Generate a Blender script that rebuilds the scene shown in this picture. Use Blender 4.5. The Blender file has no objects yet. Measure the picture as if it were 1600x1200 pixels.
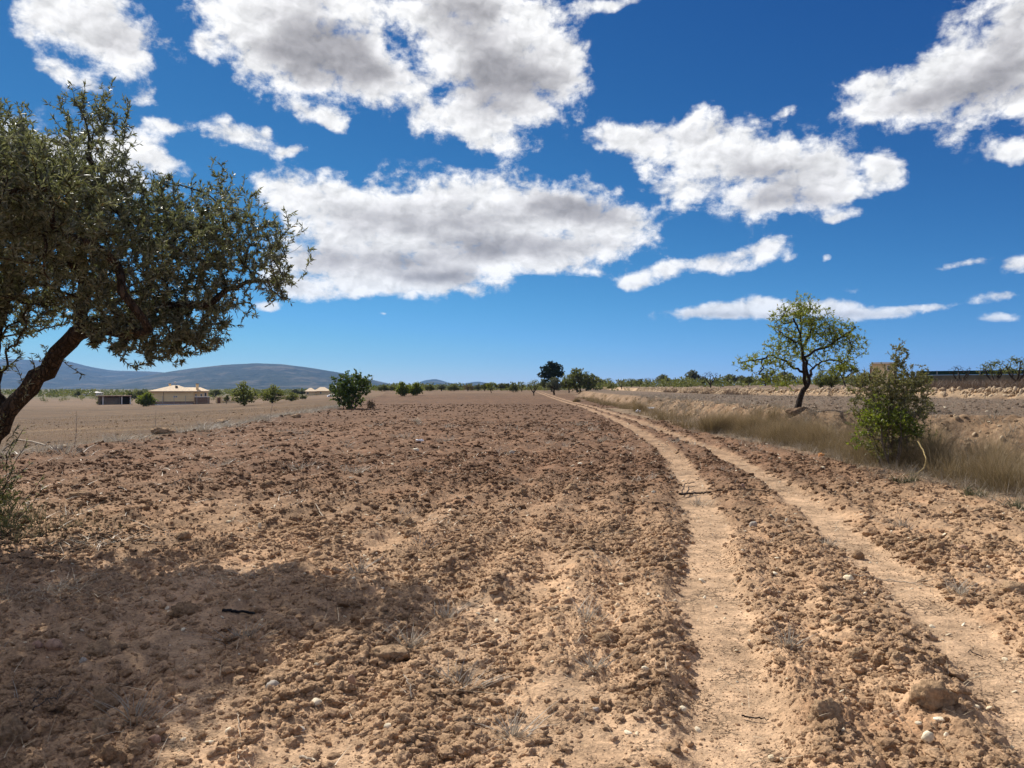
import bpy, math, random
import numpy as np

# ------------------------------------------------------------------ camera, sky, sun, exposure
scene = bpy.context.scene
COL = scene.collection
CAM_H = 1.55
F_PX = 1200.0                      # focal length of the 1600 px wide photograph, in its pixels
HORIZON = 607.0
cam_data = bpy.data.cameras.new('camera')
cam_data.sensor_width = 36.0
cam_data.lens = 36.0 * F_PX / 1600.0
cam_data.clip_start = 0.05
cam_data.clip_end = 60000.0
cam = bpy.data.objects.new('camera', cam_data)
COL.objects.link(cam)
cam.location = (0.0, 0.0, CAM_H)
cam.rotation_euler = (math.radians(90.0) + math.atan((HORIZON - 600.0) / F_PX), 0.0, 0.0)
scene.camera = cam

SUN_EL = math.radians(42.5)
SUN_H = (-0.57, 0.8216)             # horizontal direction towards the sun
SUN_AZ = math.atan2(SUN_H[0], SUN_H[1])
scene.view_settings.view_transform = 'Standard'
scene.view_settings.look = 'None'
scene.view_settings.gamma = 1.0
scene.view_settings.use_curve_mapping = False
scene.view_settings.exposure = 0.9
scene.cycles.max_bounces = 6
scene.cycles.diffuse_bounces = 3
scene.cycles.glossy_bounces = 2
scene.cycles.transmission_bounces = 3
scene.cycles.transparent_max_bounces = 6
scene.cycles.volume_bounces = 0

sun_data = bpy.data.lights.new('sun', 'SUN')
sun_data.energy = 3.4
sun_data.angle = math.radians(0.53)
sun_data.color = (1.0, 0.955, 0.88)
sun = bpy.data.objects.new('sun', sun_data)
COL.objects.link(sun)
sun.location = (-20, 20, 40)
# a sun lamp shines along its local -Z
from mathutils import Vector
sun.rotation_euler = Vector((SUN_H[0] * math.cos(SUN_EL), SUN_H[1] * math.cos(SUN_EL), math.sin(SUN_EL))).to_track_quat('Z', 'Y').to_euler()

class Nodes:
    """small helper for building node trees"""
    def __init__(self, tree):
        self.t = tree
        tree.nodes.clear()
    def n(self, kind, **kw):
        nd = self.t.nodes.new(kind)
        for k, v in kw.items():
            setattr(nd, k, v)
        return nd
    def put(self, sock, v):
        if isinstance(v, bpy.types.NodeSocket):
            self.t.links.new(v, sock)
        elif v is not None:
            if hasattr(sock, 'default_value') and hasattr(sock.default_value, '__len__') and not isinstance(v, (int, float)):
                v = tuple(v)
                if len(sock.default_value) == 4 and len(v) == 3:
                    v = v + (1.0,)
            sock.default_value = v
    def math(self, op, a, b=None, c=None, clamp=False):
        nd = self.n('ShaderNodeMath', operation=op, use_clamp=clamp)
        for i, v in enumerate((a, b, c)):
            if v is not None:
                self.put(nd.inputs[i], v)
        return nd.outputs[0]
    def vmath(self, op, a, b=None, c=None, out=0):
        nd = self.n('ShaderNodeVectorMath', operation=op)
        for i, v in enumerate((a, b, c)):
            if v is not None:
                self.put(nd.inputs[i], v)
        return nd.outputs[out]
    def noise(self, vec, scale, detail=4, rough=0.5, dist=0.0, dim='3D', out=0, lac=2.0):
        nd = self.n('ShaderNodeTexNoise', noise_dimensions=dim)
        if vec is not None:
            self.put(nd.inputs['Vector'], vec)
        nd.inputs['Scale'].default_value = scale
        nd.inputs['Detail'].default_value = detail
        nd.inputs['Roughness'].default_value = rough
        nd.inputs['Distortion'].default_value = dist
        nd.inputs['Lacunarity'].default_value = lac
        return nd.outputs[out]
    def smooth(self, v, lo, hi, a=0.0, b=1.0, kind='SMOOTHSTEP'):
        nd = self.n('ShaderNodeMapRange', interpolation_type=kind)
        nd.clamp = True
        self.put(nd.inputs[0], v)
        for i, x in enumerate((lo, hi, a, b)):
            self.put(nd.inputs[i + 1], x)
        return nd.outputs[0]
    def mix(self, f, a, b, blend='MIX'):
        nd = self.n('ShaderNodeMix', data_type='RGBA', blend_type=blend)
        nd.clamp_factor = True
        self.put(nd.inputs[0], f)
        self.put(nd.inputs[6], a)
        self.put(nd.inputs[7], b)
        return nd.outputs[2]

def px_dir(px, py):
    """direction (azimuth, elevation) in which the photograph sees a pixel"""
    u = (px - 800.0) / F_PX
    v = (HORIZON - py) / F_PX
    return math.atan2(u, 1.0), math.atan2(v, math.hypot(1.0, u))

# clouds as soft ellipses (centre, radii, tilt, weight), turned into azimuth and elevation
CLOUDS = [
    # upper left
    (110, 38, 98, 60, 0, 1.0), (195, 70, 78, 42, -14, .9), (60, 25, 45, 42, 0, .7), (150, 5, 60, 35, 0, .6),
    (115, 122, 62, 18, 0, .55), (222, 150, 26, 18, -20, .55),
    # behind the olive
    (70, 250, 150, 62, 0, 1.0), (215, 245, 90, 40, -22, .9), (255, 196, 42, 14, 10, .55), (-60, 290, 150, 80, 0, 1.0),
    (360, 210, 62, 24, -8, .78), (446, 236, 34, 12, 14, .6), (410, 205, 14, 16, 0, .4),
    # upper middle, left mass
    (450, 55, 118, 78, 0, 1.0), (545, 88, 88, 66, -20, 1.15), (395, 30, 90, 60, 0, .8), (520, 10, 110, 50, 0, .9), (430, 110, 70, 36, 0, .6),
    (318, 72, 26, 26, 0, .4), (590, 125, 48, 36, 0, .6), (492, 172, 60, 20, -12, .62), (520, 185, 30, 16, -30, .4),
    # upper middle, right mass
    (745, 75, 105, 95, 0, 1.05), (820, 130, 98, 68, 8, 1.1), (856, 55, 58, 56, 0, .75), (730, 5, 90, 55, 0, 1.0), (655, 165, 36, 24, 0, .5),
    (645, 190, 24, 26, 20, .45), (745, 190, 70, 36, 0, .72), (770, 222, 60, 20, -10, .5), (882, 100, 36, 34, 0, .6), (960, 4, 90, 14, 4, .6),
    (675, 20, 40, 50, 0, .7),
    # the long middle bank
    (560, 335, 130, 62, 0, 1.0), (690, 335, 130, 58, 0, 1.0), (820, 332, 130, 60, 0, 1.1), (905, 352, 100, 50, -12, 1.0), (560, 420, 150, 44, 0, 1.0),
    (720, 395, 170, 46, 0, 1.05), (860, 388, 110, 36, 0, .85), (690, 446, 70, 22, 0, .75), (500, 450, 90, 22, 0, .7), (975, 350, 40, 22, -14, .5),
    (450, 300, 70, 34, 0, .7), (737, 453, 13, 9, 0, .7),
    # right of the middle
    (964, 213, 56, 34, -12, .95), (1012, 242, 52, 36, -20, .8), (1110, 225, 82, 58, 0, 1.0), (1195, 258, 105, 56, -8, 1.1), (1290, 270, 82, 36, -8, 1.0),
    (1385, 270, 30, 28, 20, .8), (1190, 312, 92, 30, 0, .9), (1068, 298, 44, 30, -10, .7), (1290, 298, 76, 28, 0, .7), (1320, 335, 44, 11, 5, .3),
    # upper right
    (1382, 158, 74, 37, 12, .9), (1480, 125, 110, 66, 20, 1.1), (1575, 75, 105, 88, 20, 1.15), (1590, 150, 80, 38, 0, .9), (1335, 140, 34, 26, 0, .5), (1700, 60, 150, 120, 0, 1.1),
    (1498, 218, 36, 24, 10, .55), (1590, 240, 58, 24, 8, .75), (1222, 175, 26, 11, 6, .2),
    # low right
    (1032, 424, 40, 20, 14, .8), (992, 445, 30, 13, 0, .7), (1118, 412, 54, 19, 4, .85), (1150, 402, 40, 18, 0, .6), (1192, 388, 40, 24, 18, .85), (1239, 402, 17, 9, 10, .3), (1292, 405, 13, 10, 30, .3),
    (935, 425, 18, 7, -10, .55), (1105, 489, 90, 15, 3, .8), (1180, 480, 74, 22, 0, .9), (1290, 482, 70, 18, 0, .9), (1370, 490, 72, 13, 0, .8), (1440, 480, 62, 7, 0, .6),
    (1330, 455, 24, 8, 0, .2), (1505, 413, 52, 9, 3, .3), (1590, 412, 46, 20, 12, .75), (1570, 464, 50, 11, 3, .6), (1555, 499, 48, 11, 0, .6), (600, 491, 12, 4, 0, .2),
    (420, 478, 24, 10, 0, .7),
]

# where those clouds are thick and show their grey undersides
CLOUD_CORES = [
    (535, 85, 85, 46, -18, .9), (470, 100, 70, 30, -10, .5), (800, 125, 80, 50, -10, .85), (725, 20, 60, 40, 0, .6), (150, 60, 90, 30, 0, .25),
    (890, 330, 105, 26, -4, .6), (640, 350, 130, 24, 0, .45), (580, 405, 140, 20, 0, .6), (800, 385, 150, 18, 0, .6), (690, 432, 90, 12, 0, .5),
    (1190, 270, 90, 26, -6, .5), (1235, 312, 95, 18, 0, .6), (1550, 110, 110, 48, 18, .6), (1440, 160, 80, 20, 8, .4), (1120, 494, 80, 8, 0, .4), (1300, 494, 90, 7, 0, .35),
]

def build_world():
    w = bpy.data.worlds.new('World')
    scene.world = w
    w.use_nodes = True
    N = Nodes(w.node_tree)
    sky = N.n('ShaderNodeTexSky', sky_type='NISHITA')
    sky.sun_disc = False
    sky.sun_elevation = SUN_EL
    sky.sun_rotation = SUN_AZ
    sky.altitude = 700.0
    sky.air_density = 1.0
    sky.dust_density = 0.15
    sky.ozone_density = 4.0
    # the phone's deep, saturated rendering of a clear sky: steeper in red and green, blue held up at the horizon
    sp = N.n('ShaderNodeSeparateColor')
    N.put(sp.inputs[0], sky.outputs[0])
    cr = N.math('MULTIPLY', N.math('POWER', N.math('MULTIPLY', sp.outputs[0], 0.1), 1.9), 3.25)
    cg = N.math('MULTIPLY', N.math('POWER', N.math('MULTIPLY', sp.outputs[1], 0.1), 1.47), 4.5)
    cb = N.math('MINIMUM', N.math('MULTIPLY_ADD', sp.outputs[1], 0.66, 0.44), 5.6)
    cc = N.n('ShaderNodeCombineColor')
    for i, v in enumerate((cr, cg, cb)):
        N.put(cc.inputs[i], v)
    sky_col = cc.outputs[0]

    d = N.n('ShaderNodeTexCoord').outputs['Generated']
    sep = N.n('ShaderNodeSeparateXYZ')
    N.put(sep.inputs[0], d)
    az = N.math('ARCTAN2', sep.outputs[0], sep.outputs[1])
    el = N.math('ARCSINE', sep.outputs[2])
    # paler air low over the horizon, all the way round
    low_air = N.smooth(el, 0.0, 0.075, 1.0, 0.0)
    sky_col = N.vmath('MULTIPLY', sky_col, N.mix(low_air, (1.0, 1.0, 1.0), (1.26, 1.14, 1.0)))
    comb = N.n('ShaderNodeCombineXYZ')
    N.put(comb.inputs[0], az)
    N.put(comb.inputs[1], el)
    p = comb.outputs[0]
    # ragged outlines: warp the place at which the ellipses are looked up
    wn = N.noise(p, 12.0, 4, 0.55, 0, '2D', 1)
    warp = N.vmath('MULTIPLY', N.vmath('SUBTRACT', wn, (0.5, 0.5, 0.5)), (0.044, 0.030, 0.0))
    # low clouds are far away: their outlines wander less
    warp_low = N.vmath('SCALE', warp)
    N.put(warp_low.node.inputs['Scale'], N.smooth(el, 0.06, 0.34, 0.34, 1.0))
    q = N.vmath('ADD', p, warp_low)
    count = [0]
    def ellipses(rows, q, wait, w0):
        total = None
        for cx, cy, rx, ry, rot, wt in rows:
            if total is None and wait is not None:
                q = N.vmath('MULTIPLY_ADD', wait, (1e-9, 1e-9, 0.0), q)
            elif count[0] % 6 == 0 and total is not None:
                # keeps the shader's working memory small: these ellipses wait for the ones before
                q = N.vmath('MULTIPLY_ADD', total, (1e-9, 1e-9, 0.0), q)
            count[0] += 1
            a0, e0 = px_dir(cx, cy)
            ax, ex = px_dir(cx + 10, cy)
            ay, ey = px_dir(cx, cy - 10)
            mp = N.n('ShaderNodeMapping', vector_type='TEXTURE')
            N.put(mp.inputs[0], q)
            mp.inputs['Location'].default_value = (a0, e0, 0)
            mp.inputs['Rotation'].default_value = (0, 0, math.radians(rot))
            mp.inputs['Scale'].default_value = (0.84 * rx * (ax - a0) / 10, 0.84 * ry * (ey - e0) / 10, 1)
            r2 = N.vmath('DOT_PRODUCT', mp.outputs[0], mp.outputs[0], out=1)
            g = N.math('MULTIPLY', N.math('POWER', 0.5, r2), min(1.0, w0 + (1 - w0) * wt))
            # a soft union: 1 - (1 - total)(1 - g)
            total = g if total is None else N.math('SUBTRACT', N.math('ADD', total, g), N.math('MULTIPLY', total, g))
        return total
    total = ellipses(CLOUDS, q, None, 0.45)
    dark = ellipses(CLOUD_CORES, q, total, 0.0)
    # clouds carried on all round, their cover raised to brighten the shade, outside the part the photograph shows
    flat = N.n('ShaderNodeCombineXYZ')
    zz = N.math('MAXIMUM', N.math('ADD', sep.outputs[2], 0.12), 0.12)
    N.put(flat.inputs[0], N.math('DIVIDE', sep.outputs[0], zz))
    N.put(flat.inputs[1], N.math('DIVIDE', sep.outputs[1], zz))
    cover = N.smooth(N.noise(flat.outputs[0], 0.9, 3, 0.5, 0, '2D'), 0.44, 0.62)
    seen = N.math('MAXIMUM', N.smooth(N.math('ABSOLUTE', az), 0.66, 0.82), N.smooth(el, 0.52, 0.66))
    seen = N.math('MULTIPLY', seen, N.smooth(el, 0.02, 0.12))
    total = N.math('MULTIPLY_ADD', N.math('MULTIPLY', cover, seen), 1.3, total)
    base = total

    low = N.vmath('MULTIPLY', p, (1.0, 1.4, 1.0))
    def puffs(vec, detail):
        v = N.n('ShaderNodeTexVoronoi', voronoi_dimensions='2D', feature='SMOOTH_F1', normalize=True)
        N.put(v.inputs['Vector'], vec)
        v.inputs['Scale'].default_value = 17.0
        v.inputs['Detail'].default_value = detail
        v.inputs['Roughness'].default_value = 0.55
        v.inputs['Lacunarity'].default_value = 2.3
        v.inputs['Smoothness'].default_value = 0.35
        return N.math('SUBTRACT', 0.42, v.outputs['Distance'])
    warped = N.vmath('ADD', low, N.vmath('MULTIPLY', N.vmath('SUBTRACT', N.noise(low, 30.0, 4, 0.6, 0, '2D', 1), (0.5, 0.5, 0.5)), (0.030, 0.030, 0.0)))
    toward = N.vmath('ADD', warped, (-0.0055, 0.0105, 0.0))
    p1 = puffs(warped, 3.0)
    p2 = puffs(toward, 2.0)
    n1 = N.noise(low, 24.0, 9, 0.62, 0.1, '2D')
    nl = N.noise(N.vmath('MULTIPLY', p, (0.75, 2.0, 1.0)), 12.0, 3, 0.5, 0.0, '2D')
    e1 = N.math('SUBTRACT', n1, 0.5)
    el_ = N.math('SUBTRACT', nl, 0.5)
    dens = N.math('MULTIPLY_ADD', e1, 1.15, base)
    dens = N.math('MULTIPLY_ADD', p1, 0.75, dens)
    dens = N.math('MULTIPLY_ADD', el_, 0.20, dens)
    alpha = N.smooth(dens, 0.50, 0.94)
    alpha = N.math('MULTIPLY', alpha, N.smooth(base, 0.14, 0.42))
    thick = N.math('MULTIPLY_ADD', el_, 1.25, N.math('MULTIPLY_ADD', base, 0.58, N.math('MULTIPLY', dark, 1.2)))
    thick = N.math('MULTIPLY_ADD', e1, 0.35, thick)
    core = N.smooth(thick, 0.38, 1.55)
    relief = N.math('MULTIPLY_ADD', N.math('SUBTRACT', p1, p2), 0.75, N.math('MULTIPLY', e1, 0.20))
    relief = N.math('MULTIPLY', relief, N.smooth(core, 0.0, 1.0, 1.0, 0.45))
    bright = N.math('ADD', relief, N.smooth(core, 0.0, 1.0, 0.67, 0.26, 'LINEAR'))
    bright = N.math('MINIMUM', N.math('MAXIMUM', bright, 0.20), 0.74)
    tint = N.mix(core, (10.0, 9.95, 9.9), (10.1, 9.8, 10.1))
    cloud = N.vmath('SCALE', tint)
    N.put(cloud.node.inputs['Scale'], bright)
    # far, low clouds take on a little of the air's blue
    far = N.smooth(el, 0.03, 0.16, 0.30, 0.0)
    cloud = N.mix(far, cloud, sky_col)
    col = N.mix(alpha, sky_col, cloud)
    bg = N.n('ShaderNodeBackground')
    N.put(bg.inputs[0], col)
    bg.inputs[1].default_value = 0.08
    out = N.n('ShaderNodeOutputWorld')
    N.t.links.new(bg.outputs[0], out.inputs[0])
    w.cycles.sampling_method = 'MANUAL'
    w.cycles.sample_map_resolution = 512
build_world()

# ------------------------------------------------------------------ helpers
RNG = np.random.default_rng(7)

def tag(o, label=None, cat=None, group=None, kind=None):
    for k, v in (('label', label), ('category', cat), ('group', group), ('kind', kind)):
        if v:
            o[k] = v
    return o

def empty(name, loc, rz=0.0, scale=(1, 1, 1)):
    o = bpy.data.objects.new(name, None)
    o.empty_display_size = 0.2
    COL.objects.link(o)
    o.location = loc
    o.rotation_euler = (0, 0, rz)
    o.scale = scale
    return o

def mesh_from(verts, faces, smooth=True, name='mesh', mats=None, mat_index=None):
    """verts (n,3) array; faces: list of integer arrays (m,k), each k fixed"""
    me = bpy.data.meshes.new(name)
    verts = np.asarray(verts, dtype=np.float32)
    faces = [np.asarray(f, dtype=np.int32) for f in faces if len(f)]
    me.vertices.add(len(verts))
    me.vertices.foreach_set('co', verts.ravel())
    loops = np.concatenate([f.ravel() for f in faces])
    sizes = np.concatenate([np.full(len(f), f.shape[1], dtype=np.int32) for f in faces])
    starts = np.concatenate(([0], np.cumsum(sizes)[:-1])).astype(np.int32)
    me.loops.add(len(loops))
    me.loops.foreach_set('vertex_index', loops)
    me.polygons.add(len(sizes))
    me.polygons.foreach_set('loop_start', starts)
    me.polygons.foreach_set('loop_total', sizes)
    me.polygons.foreach_set('use_smooth', np.full(len(sizes), smooth, dtype=bool))
    if mats:
        for m in mats:
            me.materials.append(m)
        if mat_index is not None:
            me.polygons.foreach_set('material_index', np.asarray(mat_index, dtype=np.int32))
    me.update(calc_edges=True)
    return me

def obj(name, me, parent=None, loc=None):
    o = bpy.data.objects.new(name, me)
    COL.objects.link(o)
    if parent is not None:
        o.parent = parent
    if loc is not None:
        o.location = loc
    return o

def color_attr(me, name, rgb):
    a = me.attributes.new(name, 'FLOAT_COLOR', 'POINT')
    c = np.ones((len(rgb), 4), dtype=np.float32)
    c[:, :3] = rgb
    a.data.foreach_set('color', c.ravel())

def float_attr(me, name, v):
    a = me.attributes.new(name, 'FLOAT', 'POINT')
    a.data.foreach_set('value', np.asarray(v, dtype=np.float32))

# ------------------------------------------------------------------ numpy noise
def _h(ix, iy, seed):
    ix = ix.astype(np.int64); iy = iy.astype(np.int64)
    n = (ix * 374761393 + iy * 668265263 + seed * 1442695041) & 0xFFFFFFFF
    n = ((n ^ (n >> 13)) * 1274126177) & 0xFFFFFFFF
    n = ((n ^ (n >> 16)) * 2246822519) & 0xFFFFFFFF
    n = n ^ (n >> 15)
    return (n & 0xFFFFFF) / float(0x1000000)

def vnoise(x, y, seed=0):
    ix = np.floor(x); iy = np.floor(y)
    fx = x - ix; fy = y - iy
    ux = fx * fx * fx * (fx * (fx * 6 - 15) + 10)
    uy = fy * fy * fy * (fy * (fy * 6 - 15) + 10)
    def g(dx, dy):
        a = _h(ix + dx, iy + dy, seed) * 6.2831853
        return np.cos(a) * (fx - dx) + np.sin(a) * (fy - dy)
    a = g(0, 0); b = g(1, 0); c = g(0, 1); d = g(1, 1)
    return ((a * (1 - ux) + b * ux) * (1 - uy) + (c * (1 - ux) + d * ux) * uy) * 1.4

def fbm(x, y, octaves=4, gain=0.5, seed=0):
    s = 0.0; amp = 1.0; tot = 0.0
    for o in range(octaves):
        s = s + amp * vnoise(x * 2 ** o + 17.3 * o, y * 2 ** o - 9.1 * o, seed + o)
        tot += amp; amp *= gain
    return s / tot

def lumps(x, y, seed, prob=0.8):
    """rounded clods, one in each cell of a jittered unit grid: height 0..1"""
    ix = np.floor(x); iy = np.floor(y)
    best = np.zeros_like(x)
    for dx in (-1, 0, 1):
        for dy in (-1, 0, 1):
            cx = ix + dx; cy = iy + dy
            px = cx + 0.15 + 0.7 * _h(cx, cy, seed)
            py = cy + 0.15 + 0.7 * _h(cx, cy, seed + 1)
            r = 0.28 + 0.42 * _h(cx, cy, seed + 2)
            k = _h(cx, cy, seed + 3)
            an = _h(cx, cy, seed + 4) * 3.14159
            ux = (x - px); uy = (y - py)
            vx = ux * np.cos(an) + uy * np.sin(an); vy = (-ux * np.sin(an) + uy * np.cos(an)) * 1.35
            d2 = (vx * vx + vy * vy) / (r * r)
            hgt = np.sqrt(np.maximum(0, 1 - d2)) * r * 1.5 * (0.35 + 0.65 * _h(cx, cy, seed + 5))
            best = np.maximum(best, np.where(k < prob, hgt, 0))
    return best

def sstep(a, b, x):
    t = np.clip((x - a) / (b - a), 0, 1)
    return t * t * (3 - 2 * t)

# ------------------------------------------------------------------ the lie of the land
RUT_Y = np.array([0.0, 1.5, 3.14, 4.2, 6.35, 8.7, 10.75, 13.0, 16.5, 20.0, 25.5, 29.5, 43.0, 66.0, 103.0, 140.0, 200.0])
RUT_L = np.array([.05, .45, 0.90, 1.16, 1.63, 2.20, 2.62, 3.03, 3.57, 3.98, 4.46, 4.72, 5.40, 6.05, 6.25, 6.2, 6.0])
RUT_R = np.array([1.7, 2.0, 2.40, 2.66, 3.18, 3.66, 4.05, 4.44, 4.86, 5.17, 5.50, 5.68, 6.25, 6.85, 7.15, 7.2, 7.1])
EDGE_Y = np.array([-50., 5., 16.5, 25.5, 62.0, 120., 170., 400.])      # left border of the ploughed field
EDGE_X = np.array([-12., -11., -11.0, -10.6, -14.0, -21., -28., -70.])
CREST_Y = np.array([-50., 10., 13., 16., 19.5, 22., 23.6, 25.5, 30., 40., 52., 65., 100., 150., 200., 400.])   # top edge of the first bank
CREST_X = np.array([16., 14.5, 14., 13.3, 12.2, 10.2, 9.0, 9.1, 9.4, 10.1, 10.8, 11.2, 12.2, 14., 16., 30.])
WALL_Y = np.array([-50., 30., 48., 80., 144., 250., 400.])            # foot of the stony second bank
WALL_X = np.array([42., 38., 32., 25., 24., 26., 40.])
RISE_Y = np.array([-50., 30., 60., 100., 200., 400.])                 # foot of the brushy third rise on the right
RISE_X = np.array([60., 52., 42., 52., 110., 260.])

def bank_x(y):
    return np.interp(y, CREST_Y, CREST_X)

def base_height(x, y):
    """the land without its clods"""
    z = 0.05 * fbm(x / 9.0, y / 9.0, 2, 0.5, 3)
    edge = np.interp(y, EDGE_Y, EDGE_X)
    s = np.maximum(edge - x, 0.0)
    z = z - 2.35 * (1 - np.exp(-(s / 34.0) ** 1.15)) - 0.10 * sstep(0.0, 0.8, s) + 0.10 * sstep(-1.2, 0.0, edge - x) * sstep(1.2, 0.0, edge - x)
    fade = 1 - sstep(110, 190, y)
    wob = 0.35 * fbm(x / 2.2, y / 2.2, 3, 0.55, 21)
    cx = bank_x(y) + wob
    z = z + 0.86 * sstep(-1.25, 0.05, x - cx) * (0.55 + 0.45 * fade) 
    wx = np.interp(y, WALL_Y, WALL_X) + 0.5 * wob
    z = z + 0.62 * sstep(-0.1, 0.9, x - wx)
    rx = np.interp(y, RISE_Y, RISE_X)
    z = z + 1.05 * sstep(0.0, 14.0, x - rx)
    z = z + 0.95 * sstep(85, 235, y) * sstep(30, 0, edge - x)              # the field rises a little towards its far end
    z = z + np.clip((x - wx - 4) * 0.012, 0, 1.3) * sstep(35, 90, y)
    d = np.hypot(x, y)
    z = z + 0.6 * fbm(x / 260., y / 260., 2, 0.5, 5) * sstep(250, 900, d)
    return z

def rut_masks(x, y):
    wl = x - np.interp(y, RUT_Y, RUT_L) + 0.16 * fbm(x * 1.5, y * 1.3, 4, .6, 31)
    wr = x - np.interp(y, RUT_Y, RUT_R) + 0.16 * fbm(x * 1.5, y * 1.3, 4, .6, 37)
    near = sstep(230, 150, y) * (y > -20)
    m = np.maximum(sstep(0.34, 0.15, np.abs(wl)), sstep(0.34, 0.15, np.abs(wr))) * near
    lip = np.maximum(np.exp(-((np.abs(wl) - 0.42) / 0.12) ** 2), np.exp(-((np.abs(wr) - 0.42) / 0.12) ** 2)) * near
    return m, lip

# hard, cracked patches of an older wheel mark, bottom left and middle: (x, y, rx, ry, turn)
PATCHES = [(-1.45, 3.55, .22, .75, 0.3), (0.12, 3.5, .30, .65, 0.35), (-0.25, 4.25, .25, .5, 0.3), (-1.9, 4.5, .3, .5, .3),
           (0.55, 3.2, .62, .55, 0.2), (0.25, 3.9, .4, .4, 0.2), (-.7, 3.1, .4, .4, .2), (-.15, 5.1, .2, .7, .25)]

def compact_mask(x, y):
    m, lip = rut_masks(x, y)
    c = np.zeros_like(x)
    for px, py, rx, ry, t in PATCHES:
        ux = (x - px) * math.cos(t) + (y - py) * math.sin(t)
        uy = -(x - px) * math.sin(t) + (y - py) * math.cos(t)
        c = np.maximum(c, np.exp(-((ux / rx) ** 2 + (uy / ry) ** 2)))
    n = fbm(x * 1.3, y * 0.9, 3, 0.5, 44)
    c = sstep(0.38, 0.85, c + 0.7 * n)
    return m, lip, np.maximum(m, 0.75 * c)

def zones(x, y):
    edge = np.interp(y, EDGE_Y, EDGE_X) + 0.5 * fbm(x / 1.5, y / 1.5, 2, .5, 51)
    left = sstep(-0.4, 0.5, edge - x)
    cx = bank_x(y)
    strip = sstep(-2.6, -1.8, x - cx + np.interp(y, [0, 12, 20, 24], [-4.0, -3.8, -2.0, 0.0]) + 0.4 * fbm(x, y, 2, .5, 53))
    strip = np.maximum(strip, sstep(6.7, 7.3, x + 0.35 * fbm(x, y, 2, .5, 53)) * (y < 60))
    end = sstep(120, 185, y + 12 * fbm(x / 12., y / 12., 2, .5, 57))
    return left, strip, end

def patchy(x, y):
    """where the plough has left it coarse (+) or fine and smooth (-): streaks along the furrows and blotches"""
    u = x * 0.985 - y * 0.17; v = x * 0.17 + y * 0.985
    return 0.7 * fbm(u / .55, v / 3.2, 3, .5, 63) + 0.7 * fbm(x / 1.6, y / 1.6, 3, .55, 61)

def ground_height(x, y):
    x = np.asarray(x, dtype=np.float64); y = np.asarray(y, dtype=np.float64)
    z = base_height(x, y)
    m, lip, comp = compact_mask(x, y)
    left, strip, end = zones(x, y)
    d = np.hypot(x, y)
    rough = (1 - comp) * (1 - 0.8 * left) * (1 - 0.55 * strip) * (1 - end)
    rough = rough * (0.70 + 0.80 * np.clip(patchy(x, y), -.55, .6))
    wx = x + 0.06 * fbm(x * 6, y * 6, 2, .5, 71); wy = y + 0.06 * fbm(x * 6 + 40, y * 6, 2, .5, 73)
    big = lumps(wx / 0.26, wy / 0.26, 101, 0.22) * 0.12
    mid = lumps(wx / 0.115, wy / 0.115, 111, 0.75) * 0.042
    sml = lumps(wx / 0.05, wy / 0.05, 121, 0.85) * 0.034 + lumps(wx / 0.022, wy / 0.022, 131, 0.7) * 0.011
    near1 = sstep(34, 15, d); near2 = sstep(20, 9, d)
    clods = big * 0.55 + mid * (0.25 + .75 * near1) * (0.6 + 0.4 * (big < 0.02)) + sml * near2
    tn = 0.026 * fbm(x * 4.2, y * 4.2, 5, 0.62, 81) + 0.03 * fbm(x * 1.5, y * 1.5, 2, .5, 83)
    furrow = 0.03 * np.sin((x * 0.985 - y * 0.17 + 0.25 * fbm(x / 3, y / 3, 2, .5, 87)) * 2 * np.pi / 0.62) * (1 - comp) * (1 - left) * (1 - strip) * (1 - end)
    fade = sstep(90, 35, d)
    z = z + (clods * 1.0 + 0.02) * rough * fade + tn * (0.3 + 0.7 * rough) * fade + furrow * fade
    z = z - 0.038 * m + 0.02 * lip * (1 - m) * (0.6 + fbm(x * 3, y * 3, 2, .5, 91))
    z = z + 0.0035 * fbm(x * 22, y * 22, 3, .6, 95) * near2
    face = sstep(-1.7, -1.0, x - bank_x(y)) * sstep(.5, .0, x - bank_x(y)) * sstep(80, 40, d)
    z = z + face * (.16 * fbm(x / .9, y / .5, 4, .6, 98) - .10 * np.abs(fbm(x / 2.0, y / .7, 3, .55, 99)) + .5 * lumps(x / .3, y / .3, 141, .4) * .16)
    z = z + 0.06 * strip * fbm(x * 1.8, y * 1.8, 4, .6, 97) * sstep(80, 40, d)
    return z

def gz(x, y):
    return float(ground_height(np.array([x]), np.array([y]))[0])

def at_px(px, py):
    """the point of the land where the photograph's pixel meets it"""
    dx = (px - 800.0) / F_PX; dz = -(py - HORIZON) / F_PX
    t = np.geomspace(1.5, 3000, 6000)
    zz = base_height(dx * t, t)
    hit = np.nonzero(CAM_H + dz * t <= zz)[0]
    i = hit[0] if len(hit) else len(t) - 1
    return np.array([dx * t[i], t[i], zz[i]])

def at_dist(px, d):
    x = (px - 800.0) / F_PX * d
    return np.array([x, d, float(base_height(np.array([x]), np.array([d]))[0])])

def on_ray(px, base_py, d0=50.0, d1=280.0):
    """where the land comes closest to a pixel of the photograph, within a span of distances"""
    t = np.geomspace(d0, d1, 800)
    x = (px - 800.0) / F_PX * t
    z = base_height(x, t)
    py = HORIZON - (z - CAM_H) / t * F_PX
    i = int(np.argmin(np.abs(py - base_py)))
    return np.array([x[i], t[i], z[i]])

# ------------------------------------------------------------------ materials
def new_mat(name):
    m = bpy.data.materials.new(name)
    m.use_nodes = True
    N = Nodes(m.node_tree)
    out = N.n('ShaderNodeOutputMaterial')
    return m, N, out

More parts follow.
